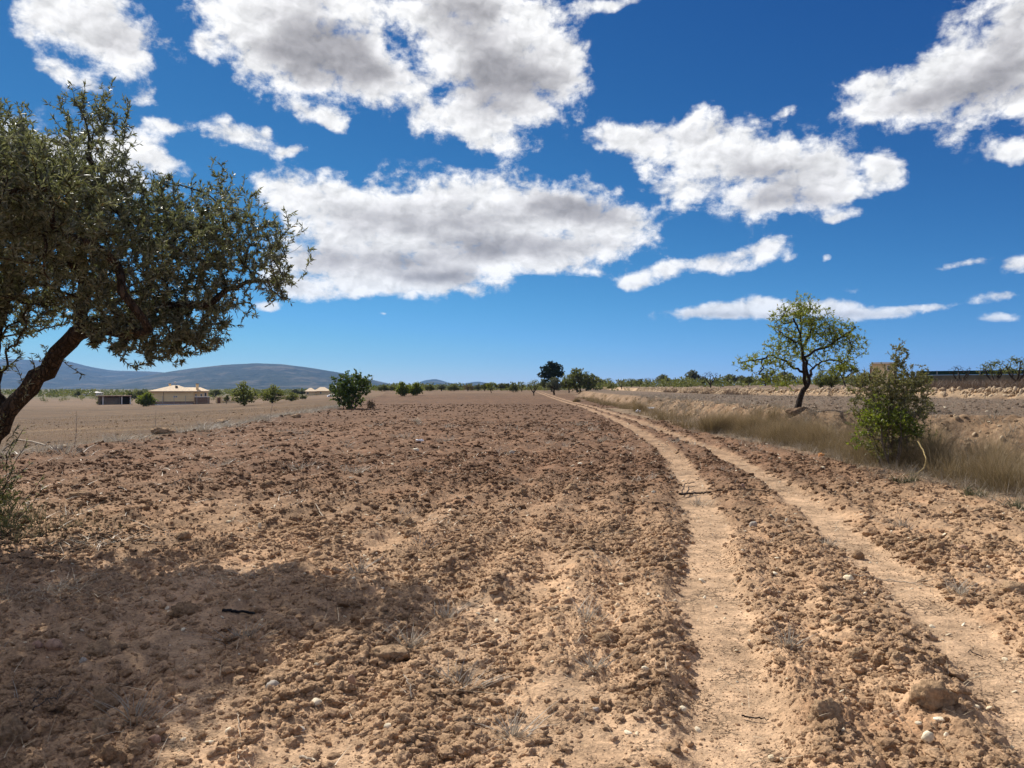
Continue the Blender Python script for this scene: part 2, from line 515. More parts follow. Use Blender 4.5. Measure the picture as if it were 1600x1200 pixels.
def principled(N, out, color, rough=0.9, spec=0.2, normal=None):
    b = N.n('ShaderNodeBsdfPrincipled')
    N.put(b.inputs['Base Color'], color)
    N.put(b.inputs['Roughness'], rough)
    N.put(b.inputs['Specular IOR Level'], spec)
    if normal is not None:
        N.put(b.inputs['Normal'], normal)
    N.t.links.new(b.outputs[0], out.inputs[0])
    return b

def bump(N, height, strength, dist, normal=None):
    b = N.n('ShaderNodeBump')
    b.inputs['Strength'].default_value = strength
    b.inputs['Distance'].default_value = dist
    N.put(b.inputs['Height'], height)
    if normal is not None:
        N.put(b.inputs['Normal'], normal)
    return b.outputs[0]

def attr(N, name, out=0):
    a = N.n('ShaderNodeAttribute', attribute_name=name)
    return a.outputs[out]

def soil_material():
    m, N, out = new_mat('soil')
    pos = N.n('ShaderNodeNewGeometry').outputs['Position']
    col = attr(N, 'earth', 0)
    comp = attr(N, 'compact', 2)
    grass = attr(N, 'stubble', 2)
    # grain and crumbs
    g1 = N.noise(pos, 55.0, 6, 0.65)
    g2 = N.noise(pos, 7.0, 6, 0.62)
    g3 = N.noise(pos, 1.3, 4, 0.55)
    val = N.math('ADD', N.smooth(g1, 0.25, 0.75, 0.72, 1.25), N.smooth(g2, 0.25, 0.75, -0.30, 0.30))
    val = N.math('ADD', val, N.smooth(g3, 0.3, 0.7, -0.12, 0.12))
    c = N.vmath('SCALE', col)
    N.put(c.node.inputs['Scale'], val)
    # paler, drier crumbs and redder damp earth
    dry = N.smooth(N.noise(pos, 23.0, 5, 0.7), 0.56, 0.74)
    c = N.mix(N.math('MULTIPLY', dry, 0.55), c, (0.43, 0.31, 0.20))
    red = N.smooth(N.noise(pos, 0.9, 5, 0.6), 0.50, 0.72)
    c = N.mix(N.math('MULTIPLY', red, N.math('MULTIPLY_ADD', comp, -0.4, 0.45)), c, N.vmath('MULTIPLY', c, (0.92, 0.72, 0.60)))
    # cracks in the trodden mud
    v = N.n('ShaderNodeTexVoronoi', feature='DISTANCE_TO_EDGE')
    wp = N.vmath('ADD', pos, N.vmath('MULTIPLY', N.noise(pos, 16.0, 4, .6, 0, '3D', 1), (0.09, 0.09, 0.0)))
    N.put(v.inputs['Vector'], N.vmath('MULTIPLY', wp, (1.0, 1.0, 0.0)))
    v.inputs['Scale'].default_value = 19.0
    v.inputs['Randomness'].default_value = 1.0
    crack = N.smooth(v.outputs['Distance'], 0.012, 0.085, 1.0, 0.0)
    crack = N.math('MULTIPLY', crack, N.smooth(N.noise(pos, 2.2, 5, .65), 0.48, 0.62))
    crack = N.math('MULTIPLY', crack, N.smooth(comp, 0.55, 0.9))
    c = N.mix(N.math('MULTIPLY', crack, 0.6), c, (0.06, 0.035, 0.02))
    # dry stalk flecks where weeds grow
    st = N.n('ShaderNodeTexVoronoi', feature='F1')
    N.put(st.inputs['Vector'], N.vmath('MULTIPLY', pos, (3.0, 9.0, 3.0)))
    st.inputs['Scale'].default_value = 6.0
    straw = N.math('MULTIPLY', N.smooth(N.noise(N.vmath('MULTIPLY', pos, (4., 1.2, 1.)), 6.0, 5, 0.7), 0.52, 0.68), grass)
    c = N.mix(N.math('MULTIPLY', straw, 0.5), c, (0.33, 0.25, 0.155))
    h = N.math('MULTIPLY_ADD', g1, 0.30, g2)
    h = N.math('MULTIPLY_ADD', crack, -0.6, h)
    nrm = bump(N, h, 0.75, 0.05)
    gfine = N.noise(pos, 190.0, 3, 0.6)
    nrm = bump(N, gfine, 0.5, 0.004, nrm)
    principled(N, out, c, 0.95, 0.12, nrm)
    return m

def clod_material(name, lo, hi, fine=60.0, bumpd=0.02, own=True):
    m, N, out = new_mat(name)
    oi = N.n('ShaderNodeObjectInfo')
    pos = N.n('ShaderNodeNewGeometry').outputs['Position']
    base = N.mix(oi.outputs['Random'], lo, hi)
    if not own:                                            # each piece has the colour of the earth it was turned from
        ia = N.n('ShaderNodeAttribute', attribute_type='INSTANCER', attribute_name='piece_earth')
        base = N.vmath('MULTIPLY', ia.outputs['Vector'], base)
    g = N.noise(pos, fine, 6, 0.65)
    c = N.vmath('SCALE', base)
    N.put(c.node.inputs['Scale'], N.smooth(g, 0.25, 0.75, 0.65, 1.35))
    principled(N, out, c, 0.95, 0.12, bump(N, N.noise(pos, fine * 1.6, 5, .7), 0.8, bumpd))
    return m

MAT_SOIL = soil_material()
MAT_CLOD = clod_material('clod_earth', (0.29, 0.182, 0.102), (0.50, 0.34, 0.205))
MAT_CRUMB = clod_material('crumbled_earth', (0.80, 0.77, 0.74), (1.22, 1.23, 1.24), 60.0, 0.02, False)
MAT_STONE = clod_material('pale_stone', (0.66, 0.54, 0.36), (0.80, 0.70, 0.52), 40.0, 0.006)

# ------------------------------------------------------------------ the ground: one sheet out to the horizon
def earth_colour(x, y):
    """colour of the earth, shade of far clods included: tan crumbs, red brown plough soil, trodden mud, stubble, bank, terrace, plain"""
    m, lip, comp = compact_mask(x, y)
    left, strip, end = zones(x, y)
    n = fbm(x / 1.7, y / 1.7, 4, .6, 201)[:, None]
    n2 = fbm(x / 14., y / 14., 3, .5, 211)[:, None]
    n3 = fbm(x / .45, y / .45, 3, .6, 216)[:, None]
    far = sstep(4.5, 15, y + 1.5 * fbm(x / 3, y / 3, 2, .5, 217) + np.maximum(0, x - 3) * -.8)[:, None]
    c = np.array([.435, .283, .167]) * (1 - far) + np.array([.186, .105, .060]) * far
    c = c * (1 - np.array([.32, .34, .37]) * sstep(18, 65, y)[:, None])  # darker with distance, for the clod shadows missing out there
    c = c * (1 + .40 * n + .25 * n2 + .30 * n3 - .22 * np.clip(patchy(x, y), -.6, .6)[:, None])
    left_c = np.array([.098, .056, .027]) * (1 + .6 * n2 + .3 * n) + np.array([.062, .047, .025]) * np.clip(fbm(x / 18, y / 3.5, 4, .6, 221), 0, 1)[:, None] * 2.4
    c = c + (left_c - c) * left[:, None]
    cx = bank_x(y)
    c = c + (np.array([.22, .155, .097]) * (1 + .5 * n) - c) * strip[:, None]
    face = (sstep(-1.7, -1.2, x - cx) * sstep(0.5, 0.0, x - cx))[:, None]
    c = c + (np.array([.225, .148, .088]) * (1 + .7 * n + .5 * n3) - c) * face
    ter = sstep(0.0, 0.8, x - cx)[:, None]
    c = c + (np.array([.145, .102, .07]) * (1 + .3 * n + .25 * n2) - c) * ter
    wx = np.interp(y, WALL_Y, WALL_X)
    wall = (sstep(-.5, 0., x - wx) * sstep(2.0, .9, x - wx))[:, None]
    c = c + (np.array([.36, .25, .152]) * (1 + .7 * n) - c) * wall
    rise = sstep(3.5, 7.0, x - wx)[:, None]
    c = c + (np.array([.17, .118, .08]) * (1 + .6 * n2 + .3 * n) - c) * rise
    c = c + (np.array([.155, .098, .058]) * (1 + .4 * n2) - c) * end[:, None] * (1 - ter)
    plain = sstep(260, 500, np.hypot(x, y))[:, None]
    patch = fbm(x / 120., y / 45., 3, .5, 231)[:, None]
    plain_c = np.where(patch > 0.0, np.array([.075, .088, .038]), np.array([.17, .125, .075]))
    c = c + (plain_c - c) * plain
    farr = sstep(5, 24, y)[:, None]
    c = c + ((np.array([.50, .335, .205]) * (1 - farr) + np.array([.335, .215, .128]) * farr) * (1 + .3 * n + .2 * n3) - c) * comp[:, None]
    st = np.maximum(np.maximum(left, strip * .8), ter[:, 0] * .7) * (1 - comp)
    return np.clip(c, .02, .62), comp, st

def build_ground():
    r = [0.35]
    while r[-1] < 2.3:
        r.append(r[-1] * 1.09)
    r = r[:-1]
    r.append(2.3)
    while r[-1] < 45.0:
        r.append(r[-1] * 1.0041)
    while r[-1] < 9000.0:
        r.append(r[-1] * 1.022)
    r = np.array(r)
    fine = np.radians(np.linspace(-37.5, 37.5, 1020))
    side = np.radians(np.linspace(40.0, 180.0, 40))
    ang = np.concatenate((-side[::-1], fine, side[:-1]))
    na, nr = len(ang), len(r)
    A, R = np.meshgrid(ang, r)
    X = (np.sin(A) * R).ravel(); Y = (np.cos(A) * R).ravel()
    Z = np.empty_like(X); C = np.empty((len(X), 3)); CO = np.empty_like(X); ST = np.empty_like(X)
    for i in range(0, len(X), 200000):
        s = slice(i, i + 200000)
        x, y = X[s], Y[s]
        Z[s] = ground_height(x, y)
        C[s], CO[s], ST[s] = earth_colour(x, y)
    V = np.stack([X, Y, Z], 1)
    i = np.arange(nr - 1)[:, None] * na
    j = np.arange(na)[None, :]
    j2 = (j + 1) % na
    F = np.stack([(i + j).ravel(), (i + j2).ravel(), (i + na + j2).ravel(), (i + na + j).ravel()], 1)[:, ::-1]
    V = np.vstack([V, [[0, 0, gz(0, 0)]]])
    ctr = len(V) - 1
    jj = np.arange(na)
    T = np.stack([np.full(na, ctr), (jj + 1) % na, jj], 1)
    me = mesh_from(V, [F, T], True, 'ground', [MAT_SOIL])
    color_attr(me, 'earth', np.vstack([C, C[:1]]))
    float_attr(me, 'compact', np.append(CO, 0.)); float_attr(me, 'stubble', np.append(ST, 0.))
    o = obj('ground', me)
    tag(o, kind='structure')
build_ground()

# ------------------------------------------------------------------ loose clods, crumbs and pebbles
from mathutils import noise as mnoise

def icosphere(sub):
    import bmesh
    bm = bmesh.new()
    bmesh.ops.create_icosphere(bm, subdivisions=sub, radius=1.0)
    v = np.array([q.co[:] for q in bm.verts]); f = np.array([[q.index for q in p.verts] for p in bm.faces])
    bm.free()
    return v, f
ICO = {k: icosphere(k) for k in (1, 2, 3, 4)}

def rock_mesh(name, sub, seed, rough=0.35, squash=(1, 1, .75), mat=None, angular=0.0, smooth=True):
    v, f = ICO[sub]
    v = v.copy()
    rr = np.random.default_rng(seed)
    for k in range(len(v)):
        p = Vector(v[k]) + Vector((seed * 3.7, seed * 1.3, -seed * 2.1))
        d = mnoise.noise(p * 0.9) * 0.5 + mnoise.noise(p * 2.1) * 0.33 + mnoise.noise(p * 4.7) * 0.2
        if sub >= 3:
            d += mnoise.noise(p * 9.5) * 0.20 - abs(mnoise.noise(p * 4.0)) * 0.30 - abs(mnoise.noise(p * 8.0)) * 0.22
        v[k] *= 1 + rough * d
    if angular:
        for q in range(7):                                  # cut flat facets, as on broken stone
            n = rr.normal(size=3); n /= np.linalg.norm(n)
            lim = 0.62 + 0.25 * rr.random()
            e = v @ n
            over = np.maximum(e - lim, 0)
            v -= angular * over[:, None] * n[None]
    v *= np.array(squash)
    return mesh_from(v, [f], smooth, name, [mat or MAT_CLOD])

def scatter(name, kind_label, shapes, pos, scale, rot, idx, earth=None):
    """one 'stuff' object: many small pieces placed on the ground with geometry nodes"""
    coll = bpy.data.collections.new(name + '_shapes')
    for k, me in enumerate(shapes):
        coll.objects.link(bpy.data.objects.new('%s_shape_%02d' % (name, k), me))
    me = bpy.data.meshes.new(name)
    me.vertices.add(len(pos))
    me.vertices.foreach_set('co', np.asarray(pos, dtype=np.float32).ravel())
    a = me.attributes.new('piece_scale', 'FLOAT_VECTOR', 'POINT'); a.data.foreach_set('vector', np.asarray(scale, np.float32).ravel())
    a = me.attributes.new('piece_turn', 'FLOAT_VECTOR', 'POINT'); a.data.foreach_set('vector', np.asarray(rot, np.float32).ravel())
    a = me.attributes.new('piece_index', 'INT', 'POINT'); a.data.foreach_set('value', np.asarray(idx, np.int32))
    if earth is not None:
        a = me.attributes.new('piece_earth', 'FLOAT_VECTOR', 'POINT'); a.data.foreach_set('vector', np.asarray(earth, np.float32).ravel())
    o = obj(name, me)
    ng = bpy.data.node_groups.new(name + '_nodes', 'GeometryNodeTree')
    ng.interface.new_socket('Geometry', in_out='INPUT', socket_type='NodeSocketGeometry')
    ng.interface.new_socket('Geometry', in_out='OUTPUT', socket_type='NodeSocketGeometry')
    nd = ng.nodes
    gi = nd.new('NodeGroupInput'); go = nd.new('NodeGroupOutput')
    ci = nd.new('GeometryNodeCollectionInfo'); ci.inputs['Collection'].default_value = coll
    ci.inputs['Separate Children'].default_value = True; ci.inputs['Reset Children'].default_value = True
    iop = nd.new('GeometryNodeInstanceOnPoints'); iop.inputs['Pick Instance'].default_value = True
    def named(n, t):
        q = nd.new('GeometryNodeInputNamedAttribute'); q.data_type = t; q.inputs['Name'].default_value = n
        return next(s for s in q.outputs if s.enabled and s.name == 'Attribute')
    L = ng.links.new
    L(gi.outputs[0], iop.inputs['Points']); L(ci.outputs[0], iop.inputs['Instance'])
    L(named('piece_index', 'INT'), iop.inputs['Instance Index'])
    e2r = nd.new('FunctionNodeEulerToRotation')
    L(named('piece_turn', 'FLOAT_VECTOR'), e2r.inputs[0]); L(e2r.outputs[0], iop.inputs['Rotation'])
    L(named('piece_scale', 'FLOAT_VECTOR'), iop.inputs['Scale'])
    L(iop.outputs[0], go.inputs[0])
    md = o.modifiers.new('pieces', 'NODES'); md.node_group = ng
    tag(o, kind='stuff')
    return o

def wedge_points(n, d0, d1, rng, half=None):
    """random points in the sector in view, evenly spread over the ground"""
    if half is None:
        half = 52.0 if d1 <= 9 else (40.0 if d1 <= 20 else 37.0)
    d = np.sqrt(rng.random(n) * (d1 * d1 - d0 * d0) + d0 * d0)
    a = np.radians((rng.random(n) * 2 - 1) * half)
    return np.sin(a) * d, np.cos(a) * d

def scatter_clods():
    rng = np.random.default_rng(11)
    xs, ys, ss = [], [], []
    # distance band, pieces per square metre, size range (radius)
    for d0, d1, dens, s0, s1, pw in ((2.2, 5.0, 5600, .0042, .040, 8.0), (5.0, 9.0, 1900, .007, .046, 6.0), (9.0, 18.0, 400, .011, .054, 4.2), (18.0, 36.0, 62, .019, .068, 3.2), (36.0, 75.0, 8, .03, .085, 2.4)):
        area = math.radians(104 if d1 <= 9 else (80 if d1 <= 20 else 74)) / 2 * (d1 * d1 - d0 * d0)
        n = int(area * dens)
        x, y = wedge_points(n, d0, d1, rng)
        s = s0 + (s1 - s0) * rng.random(n) ** pw
        xs.append(x); ys.append(y); ss.append(s)
    x = np.concatenate(xs); y = np.concatenate(ys); s = np.concatenate(ss)
    m, lip, comp = compact_mask(x, y)
    left, strip, end = zones(x, y)
    clump = fbm(x / .8, y / .8, 3, .5, 301)
    keep = (1 - comp * np.where(s > .012, 1.0, .82)) * (1 - .93 * left) * (1 - .75 * strip) * (1 - end) * np.clip(.66 + .9 * clump + .8 * patchy(x, y), .12, 1.2) * np.where(s > .020, np.clip(.5 + 1.5 * patchy(x + 3.3, y), .1, 1), 1)
    k = rng.random(len(x)) < keep
    x, y, s = x[k], y[k], s[k]
    z = ground_height(x, y) + s * .08
    q = 0.75 + .5 * rng.random((len(x), 3))
    sc = s[:, None] * q
    sc[:, 2] *= .85
    rot = rng.random((len(x), 3)) * np.array([.9, .9, 6.28]) - np.array([.45, .45, 0])
    shapes = [rock_mesh('clod_shape', 4 if i < 3 else 3, 20 + i, 1.0, (1, 1, .8), MAT_CRUMB) for i in range(6)] + [rock_mesh('crumb_shape', 2, 40 + i, 0.7, (1, 1, .85), MAT_CRUMB, 0.8, False) for i in range(6)]
    idx = np.where(s > .022, rng.integers(0, 6, len(x)), rng.integers(6, 12, len(x)))
    scatter('loose_clods', '', shapes, np.stack([x, y, z], 1), sc, rot, idx, earth_colour(x, y)[0])
    # pebbles: pale little stones turned up by the plough
    xs, ys, ss = [], [], []
    for d0, d1, dens, s0, s1 in ((2.4, 6.0, 22, .005, .018), (6.0, 14.0, 5., .009, .026), (14.0, 40.0, .55, .02, .045)):
        n = int(math.radians(104 if d1 <= 9 else 78) / 2 * (d1 * d1 - d0 * d0) * dens)
        px, py = wedge_points(n, d0, d1, rng)
        xs.append(px); ys.append(py); ss.append(s0 + (s1 - s0) * rng.random(n) ** 2.5)
    x = np.concatenate(xs); y = np.concatenate(ys); s = np.concatenate(ss)
    left, strip, end = zones(x, y)
    k = rng.random(len(x)) < (1 - .9 * left) * (1 - .4 * strip)
    x, y, s = x[k], y[k], s[k]
    z = ground_height(x, y) + s * .3
    sc = s[:, None] * (0.7 + .6 * rng.random((len(x), 3))); sc[:, 2] *= .7
    rot = rng.random((len(x), 3)) * np.array([.6, .6, 6.28])
    shapes = [rock_mesh('pebble_shape', 2, 60 + i, 0.5, (1.2, .9, .7), MAT_STONE, 0.9, True) for i in range(5)]
    scatter('pebbles', '', shapes, np.stack([x, y, z], 1), sc, rot, rng.integers(0, 5, len(x)))
    print('clods', len(keep), 'pebbles', len(x))
scatter_clods()

# ------------------------------------------------------------------ plants: bark and leaf materials
def bark_material(name, lo, hi, scale=18.0):
    m, N, out = new_mat(name)
    pos = N.n('ShaderNodeTexCoord').outputs['Object']
    g = N.noise(N.vmath('MULTIPLY', pos, (1.0, 1.0, 0.30)), scale, 7, 0.70, 0.8)
    v = N.n('ShaderNodeTexVoronoi', feature='DISTANCE_TO_EDGE')
    N.put(v.inputs['Vector'], N.vmath('ADD', N.vmath('MULTIPLY', pos, (1.0, 1.0, 0.28)), N.vmath('MULTIPLY', N.noise(pos, scale, 3, .5, 0, '3D', 1), (0.06, 0.06, 0.0))))
    v.inputs['Scale'].default_value = scale * 1.6
    fis = N.smooth(v.outputs['Distance'], 0.0, 0.16)
    c = N.mix(N.math('MULTIPLY', N.smooth(g, 0.32, 0.68), N.smooth(fis, 0, 1, .25, 1.0)), lo, hi)
    principled(N, out, c, 0.9, 0.15, bump(N, N.math('MULTIPLY_ADD', fis, 0.6, g), 1.0, 0.035))
    return m

def leaf_material(name, lo, hi, back=None, transl=0.25, rough=0.5, spec=0.35, warm=None, warm_amount=0.1):
    """leaves vary from one to the next through the 'tone' attribute of their mesh"""
    m, N, out = new_mat(name)
    t = attr(N, 'tone', 2)
    c = N.mix(t, lo, hi)
    if warm is not None:
        c = N.mix(N.smooth(t, 1 - warm_amount, 1.0, 0.0, 1.0, 'LINEAR'), c, warm)
    if back is not None:
        c = N.mix(N.n('ShaderNodeNewGeometry').outputs['Backfacing'], c, back)
    b = N.n('ShaderNodeBsdfPrincipled')
    N.put(b.inputs['Base Color'], c)
    b.inputs['Roughness'].default_value = rough
    b.inputs['Specular IOR Level'].default_value = spec
    tr = N.n('ShaderNodeBsdfTranslucent')
    N.put(tr.inputs[0], N.vmath('MULTIPLY', c, (1.25, 1.25, 0.6)))
    mx = N.n('ShaderNodeMixShader')
    mx.inputs[0].default_value = transl
    N.t.links.new(b.outputs[0], mx.inputs[1]); N.t.links.new(tr.outputs[0], mx.inputs[2])
    N.t.links.new(mx.outputs[0], out.inputs[0])
    return m

BARK_OLIVE = bark_material('olive_bark', (0.026, 0.019, 0.014), (0.10, 0.072, 0.052), 14.0)
BARK_ALMOND = bark_material('almond_bark', (0.03, 0.021, 0.017), (0.10, 0.07, 0.052), 22.0)
BARK_GREY = bark_material('grey_twig', (0.16, 0.125, 0.095), (0.34, 0.28, 0.22), 40.0)
LEAF_OLIVE = leaf_material('olive_leaf', (0.058, 0.070, 0.036), (0.142, 0.156, 0.086), (0.21, 0.22, 0.17), 0.32, 0.42, 0.5, (0.16, 0.10, 0.045), 0.05)
LEAF_ALMOND = leaf_material('almond_leaf', (0.12, 0.155, 0.028), (0.30, 0.325, 0.065), None, 0.48, 0.5, 0.35, (0.36, 0.27, 0.05), 0.10)
LEAF_FIG = leaf_material('broad_leaf', (0.05, 0.085, 0.022), (0.11, 0.15, 0.035), None, 0.35, 0.5, 0.35)
LEAF_BRIGHT = leaf_material('bright_leaf', (0.10, 0.14, 0.024), (0.24, 0.27, 0.05), None, 0.45, 0.5, 0.35)
LEAF_SHRUB = leaf_material('shrub_leaf', (0.10, 0.106, 0.038), (0.23, 0.22, 0.085), (0.23, 0.22, 0.12), 0.35, 0.5, 0.35, (0.19, 0.15, 0.075), 0.15)
LEAF_PINE = leaf_material('pine_needles', (0.018, 0.034, 0.016), (0.042, 0.066, 0.028), None, 0.1, 0.6, 0.25)
LEAF_LOOSE = leaf_material('light_leaf', (0.13, 0.155, 0.045), (0.29, 0.30, 0.095), None, 0.4, 0.6, 0.3)
LEAF_BROWN = leaf_material('dry_leaf', (0.13, 0.09, 0.05), (0.23, 0.165, 0.095), None, 0.25, 0.7, 0.2)
LEAF_MID = leaf_material('far_leaf', (0.085, 0.105, 0.036), (0.20, 0.205, 0.07), None, 0.3, 0.6, 0.3)

# ------------------------------------------------------------------ plants: skeleton, tubes and leaves
class Skeleton:
    def __init__(self):
        self.buf = np.empty((4096, 3)); self.n = 0; self.par = []
    @property
    def p(self):
        return self.buf[:self.n]
    def add(self, pt, parent):
        if self.n == len(self.buf):
            self.buf = np.concatenate([self.buf, np.empty_like(self.buf)])
        self.buf[self.n] = pt
        self.n += 1
        self.par.append(parent)
        return self.n - 1
    def limb(self, pts, parent=-1, step=0.12, wob=0.02, rng=None):
        """a hand-placed limb through the given points"""
        pts = [np.asarray(q, float) for q in pts]
        last = parent
        if parent < 0:
            last = self.add(pts[0], -1)
        for a, b in zip(pts[:-1], pts[1:]):
            k = max(1, int(np.linalg.norm(b - a) / step))
            for i in range(1, k + 1):
                q = a + (b - a) * i / k
                if rng is not None and i < k:
                    q = q + rng.normal(size=3) * wob
                last = self.add(q, last)
        return last
    def nearest(self, q):
        P = np.asarray(self.p)
        d = np.linalg.norm(P - q, axis=1)
        return int(np.argmin(d))
    def grow(self, targets, rng, step=0.1, wob=0.35, lift=0.25, first=0):
        """reach for each target from the nearest place on the tree so far; returns the new tips"""
        tips = []
        P = np.asarray(self.p)
        root = P[0]
        d0 = np.min(np.linalg.norm(targets[:, None, :] - P[None, first:, :], axis=2), axis=1) if len(targets) * len(P) < 4e6 else np.linalg.norm(targets - root, axis=1)
        for q in targets[np.argsort(d0)]:
            P = self.p[first:]
            dist = P - q
            rise = np.maximum(0, dist[:, 2] + 0.1)                     # prefer to rise towards the target
            dist = np.sqrt(np.einsum('ij,ij->i', dist, dist)) + 0.35 * rise
            i = int(np.argmin(dist)) + first
            a = self.p[i].copy()
            v = q - a
            ln = np.linalg.norm(v)
            if ln < 1e-3:
                continue
            k = max(2, int(ln / step))
            side = rng.normal(size=3); side -= v * (side @ v) / (ln * ln)
            side *= wob * ln / (np.linalg.norm(side) + 1e-6) * rng.random()
            up = np.array([0, 0, lift * ln])
            last = i
            for j in range(1, k + 1):
                t = j / k
                b = 4 * t * (1 - t)
                last = self.add(a + v * t + side * b * .5 + up * b * 0.5 * (1 - t), last)
            tips.append(last)
        return tips
    def radii(self, tip=0.003, power=2.4, rmin=None):
        n = len(self.p)
        acc = np.zeros(n)
        has = np.zeros(n, bool)
        for i in range(n - 1, -1, -1):
            if acc[i] == 0:
                acc[i] = tip ** power
            if self.par[i] >= 0:
                acc[self.par[i]] += acc[i] * 1.0
        return acc ** (1 / power)
    def tubes(self, rad, sides=lambda r: 7 if r > .03 else (5 if r > .01 else 3), rough=0.0, rng=None):
        n = len(self.p)
        P = np.asarray(self.p)
        kids = [[] for _ in range(n)]
        for i, q in enumerate(self.par):
            if q >= 0:
                kids[q].append(i)
        V, F = [], []
        off = 0
        starts = [i for i in range(n) if self.par[i] < 0]
        stack = [(s, -1) for s in starts]
        while stack:
            i, parent = stack.pop()
            chain = [] if parent < 0 else [parent]
            rs = [] if parent < 0 else [min(rad[parent], rad[i] * 1.15)]
            while True:
                chain.append(i); rs.append(rad[i])
                if not kids[i]:
                    break
                ks = sorted(kids[i], key=lambda k: -rad[k])
                for k in ks[1:]:
                    stack.append((k, i))
                i = ks[0]
            if len(chain) < 2:
                continue
            c = P[chain]; rs = np.array(rs)
            m = sides(rs.max())
            tan = np.gradient(c, axis=0)
            tan /= np.linalg.norm(tan, axis=1)[:, None] + 1e-9
            u = np.cross(tan[0], [0.3, 0.9, 0.2]); u /= np.linalg.norm(u) + 1e-9
            ring = []
            th = np.arange(m) / m * 2 * np.pi
            for k in range(len(c)):
                u = u - tan[k] * (u @ tan[k]); u /= np.linalg.norm(u) + 1e-9
                w = np.cross(tan[k], u)
                rr = rs[k]
                if rough and rng is not None and rr > .02:
                    rr = rr * (1 + rough * rng.normal(size=m))
                ring.append(c[k] + (np.cos(th) * rr)[:, None] * u + (np.sin(th) * rr)[:, None] * w)
            V.append(np.concatenate(ring))
            a = np.arange(len(c) - 1)[:, None] * m; b = np.arange(m)[None]
            b2 = (b + 1) % m
            F.append(np.stack([a + b, a + b2, a + m + b2, a + m + b], -1).reshape(-1, 4) + off)
            off += len(c) * m
        return np.concatenate(V), np.concatenate(F)

def blob_points(blobs, n, rng, shell=0.35):
    """random points inside ellipsoids (x, y, z, rx, ry, rz [, weight]); more towards their skin"""
    w = np.array([b[3] * b[4] * b[5] * (b[6] if len(b) > 6 else 1) for b in blobs]); w = w / w.sum()
    k = rng.choice(len(blobs), n, p=w)
    v = rng.normal(size=(n, 3)); v /= np.linalg.norm(v, axis=1)[:, None]
    r = rng.random(n) ** shell
    B = np.array([b[:6] for b in blobs])
    return B[k, :3] + v * r[:, None] * B[k, 3:6]

def leaf_mesh(base, direction, length, width, rng, name, mat, tone=None, fold=0.25, face_up=0.4):
    """two-triangle folded leaves (four corners each)"""
    n = len(base)
    d = direction / (np.linalg.norm(direction, axis=1)[:, None] + 1e-9)
    r = rng.normal(size=(n, 3)); r[:, 2] *= (1 - face_up)
    s = np.cross(d, r); s /= np.linalg.norm(s, axis=1)[:, None] + 1e-9
    nrm = np.cross(s, d)
    L = np.asarray(length)[:, None] if np.ndim(length) else np.full((n, 1), length)
    W = np.asarray(width)[:, None] if np.ndim(width) else np.full((n, 1), width)
    mid = base + d * L * 0.45
    V = np.stack([base, mid - s * W * .5 + nrm * W * fold, base + d * L, mid + s * W * .5 + nrm * W * fold], 1).reshape(-1, 3)
    q = np.arange(n)[:, None] * 4
    F = np.concatenate([q + np.array([[0, 1, 2]]), q + np.array([[0, 2, 3]])])
    me = mesh_from(V, [F], False, name, [mat])
    t = rng.random(n) if tone is None else tone
    float_attr(me, 'tone', np.repeat(t, 4))
    return me

def twig_leaves(sk, tips, rng, per, length, width, spread=0.8, back=3, droop=0.0, jit=0.3):
    """leaves along the last steps of each twig; returns bases, directions, lengths, widths"""
    P = np.asarray(sk.p); par = sk.par
    B, D = [], []
    for t in tips:
        path = [t]
        for _ in range(back):
            if par[path[-1]] < 0:
                break
            path.append(par[path[-1]])
        pts = P[path]
        if len(pts) < 2:
            continue
        u = rng.random(per) ** 1.3 * (len(pts) - 1)
        u[0] = 0.0
        i = np.minimum(u.astype(int), len(pts) - 2)
        f = (u - i)[:, None]
        b = pts[i] * (1 - f) + pts[i + 1] * f
        ax = pts[i] - pts[i + 1]
        ax /= np.linalg.norm(ax, axis=1)[:, None] + 1e-9
        r = rng.normal(size=(per, 3))
        dd = ax * (1.0 - spread * 0.35) + r * spread * 0.55
        dd[:, 2] -= droop
        B.append(b); D.append(dd)
    B = np.concatenate(B); D = np.concatenate(D)
    n = len(B)
    return B, D, length * (1 - jit + 2 * jit * rng.random(n)), width * (1 - jit + 2 * jit * rng.random(n))

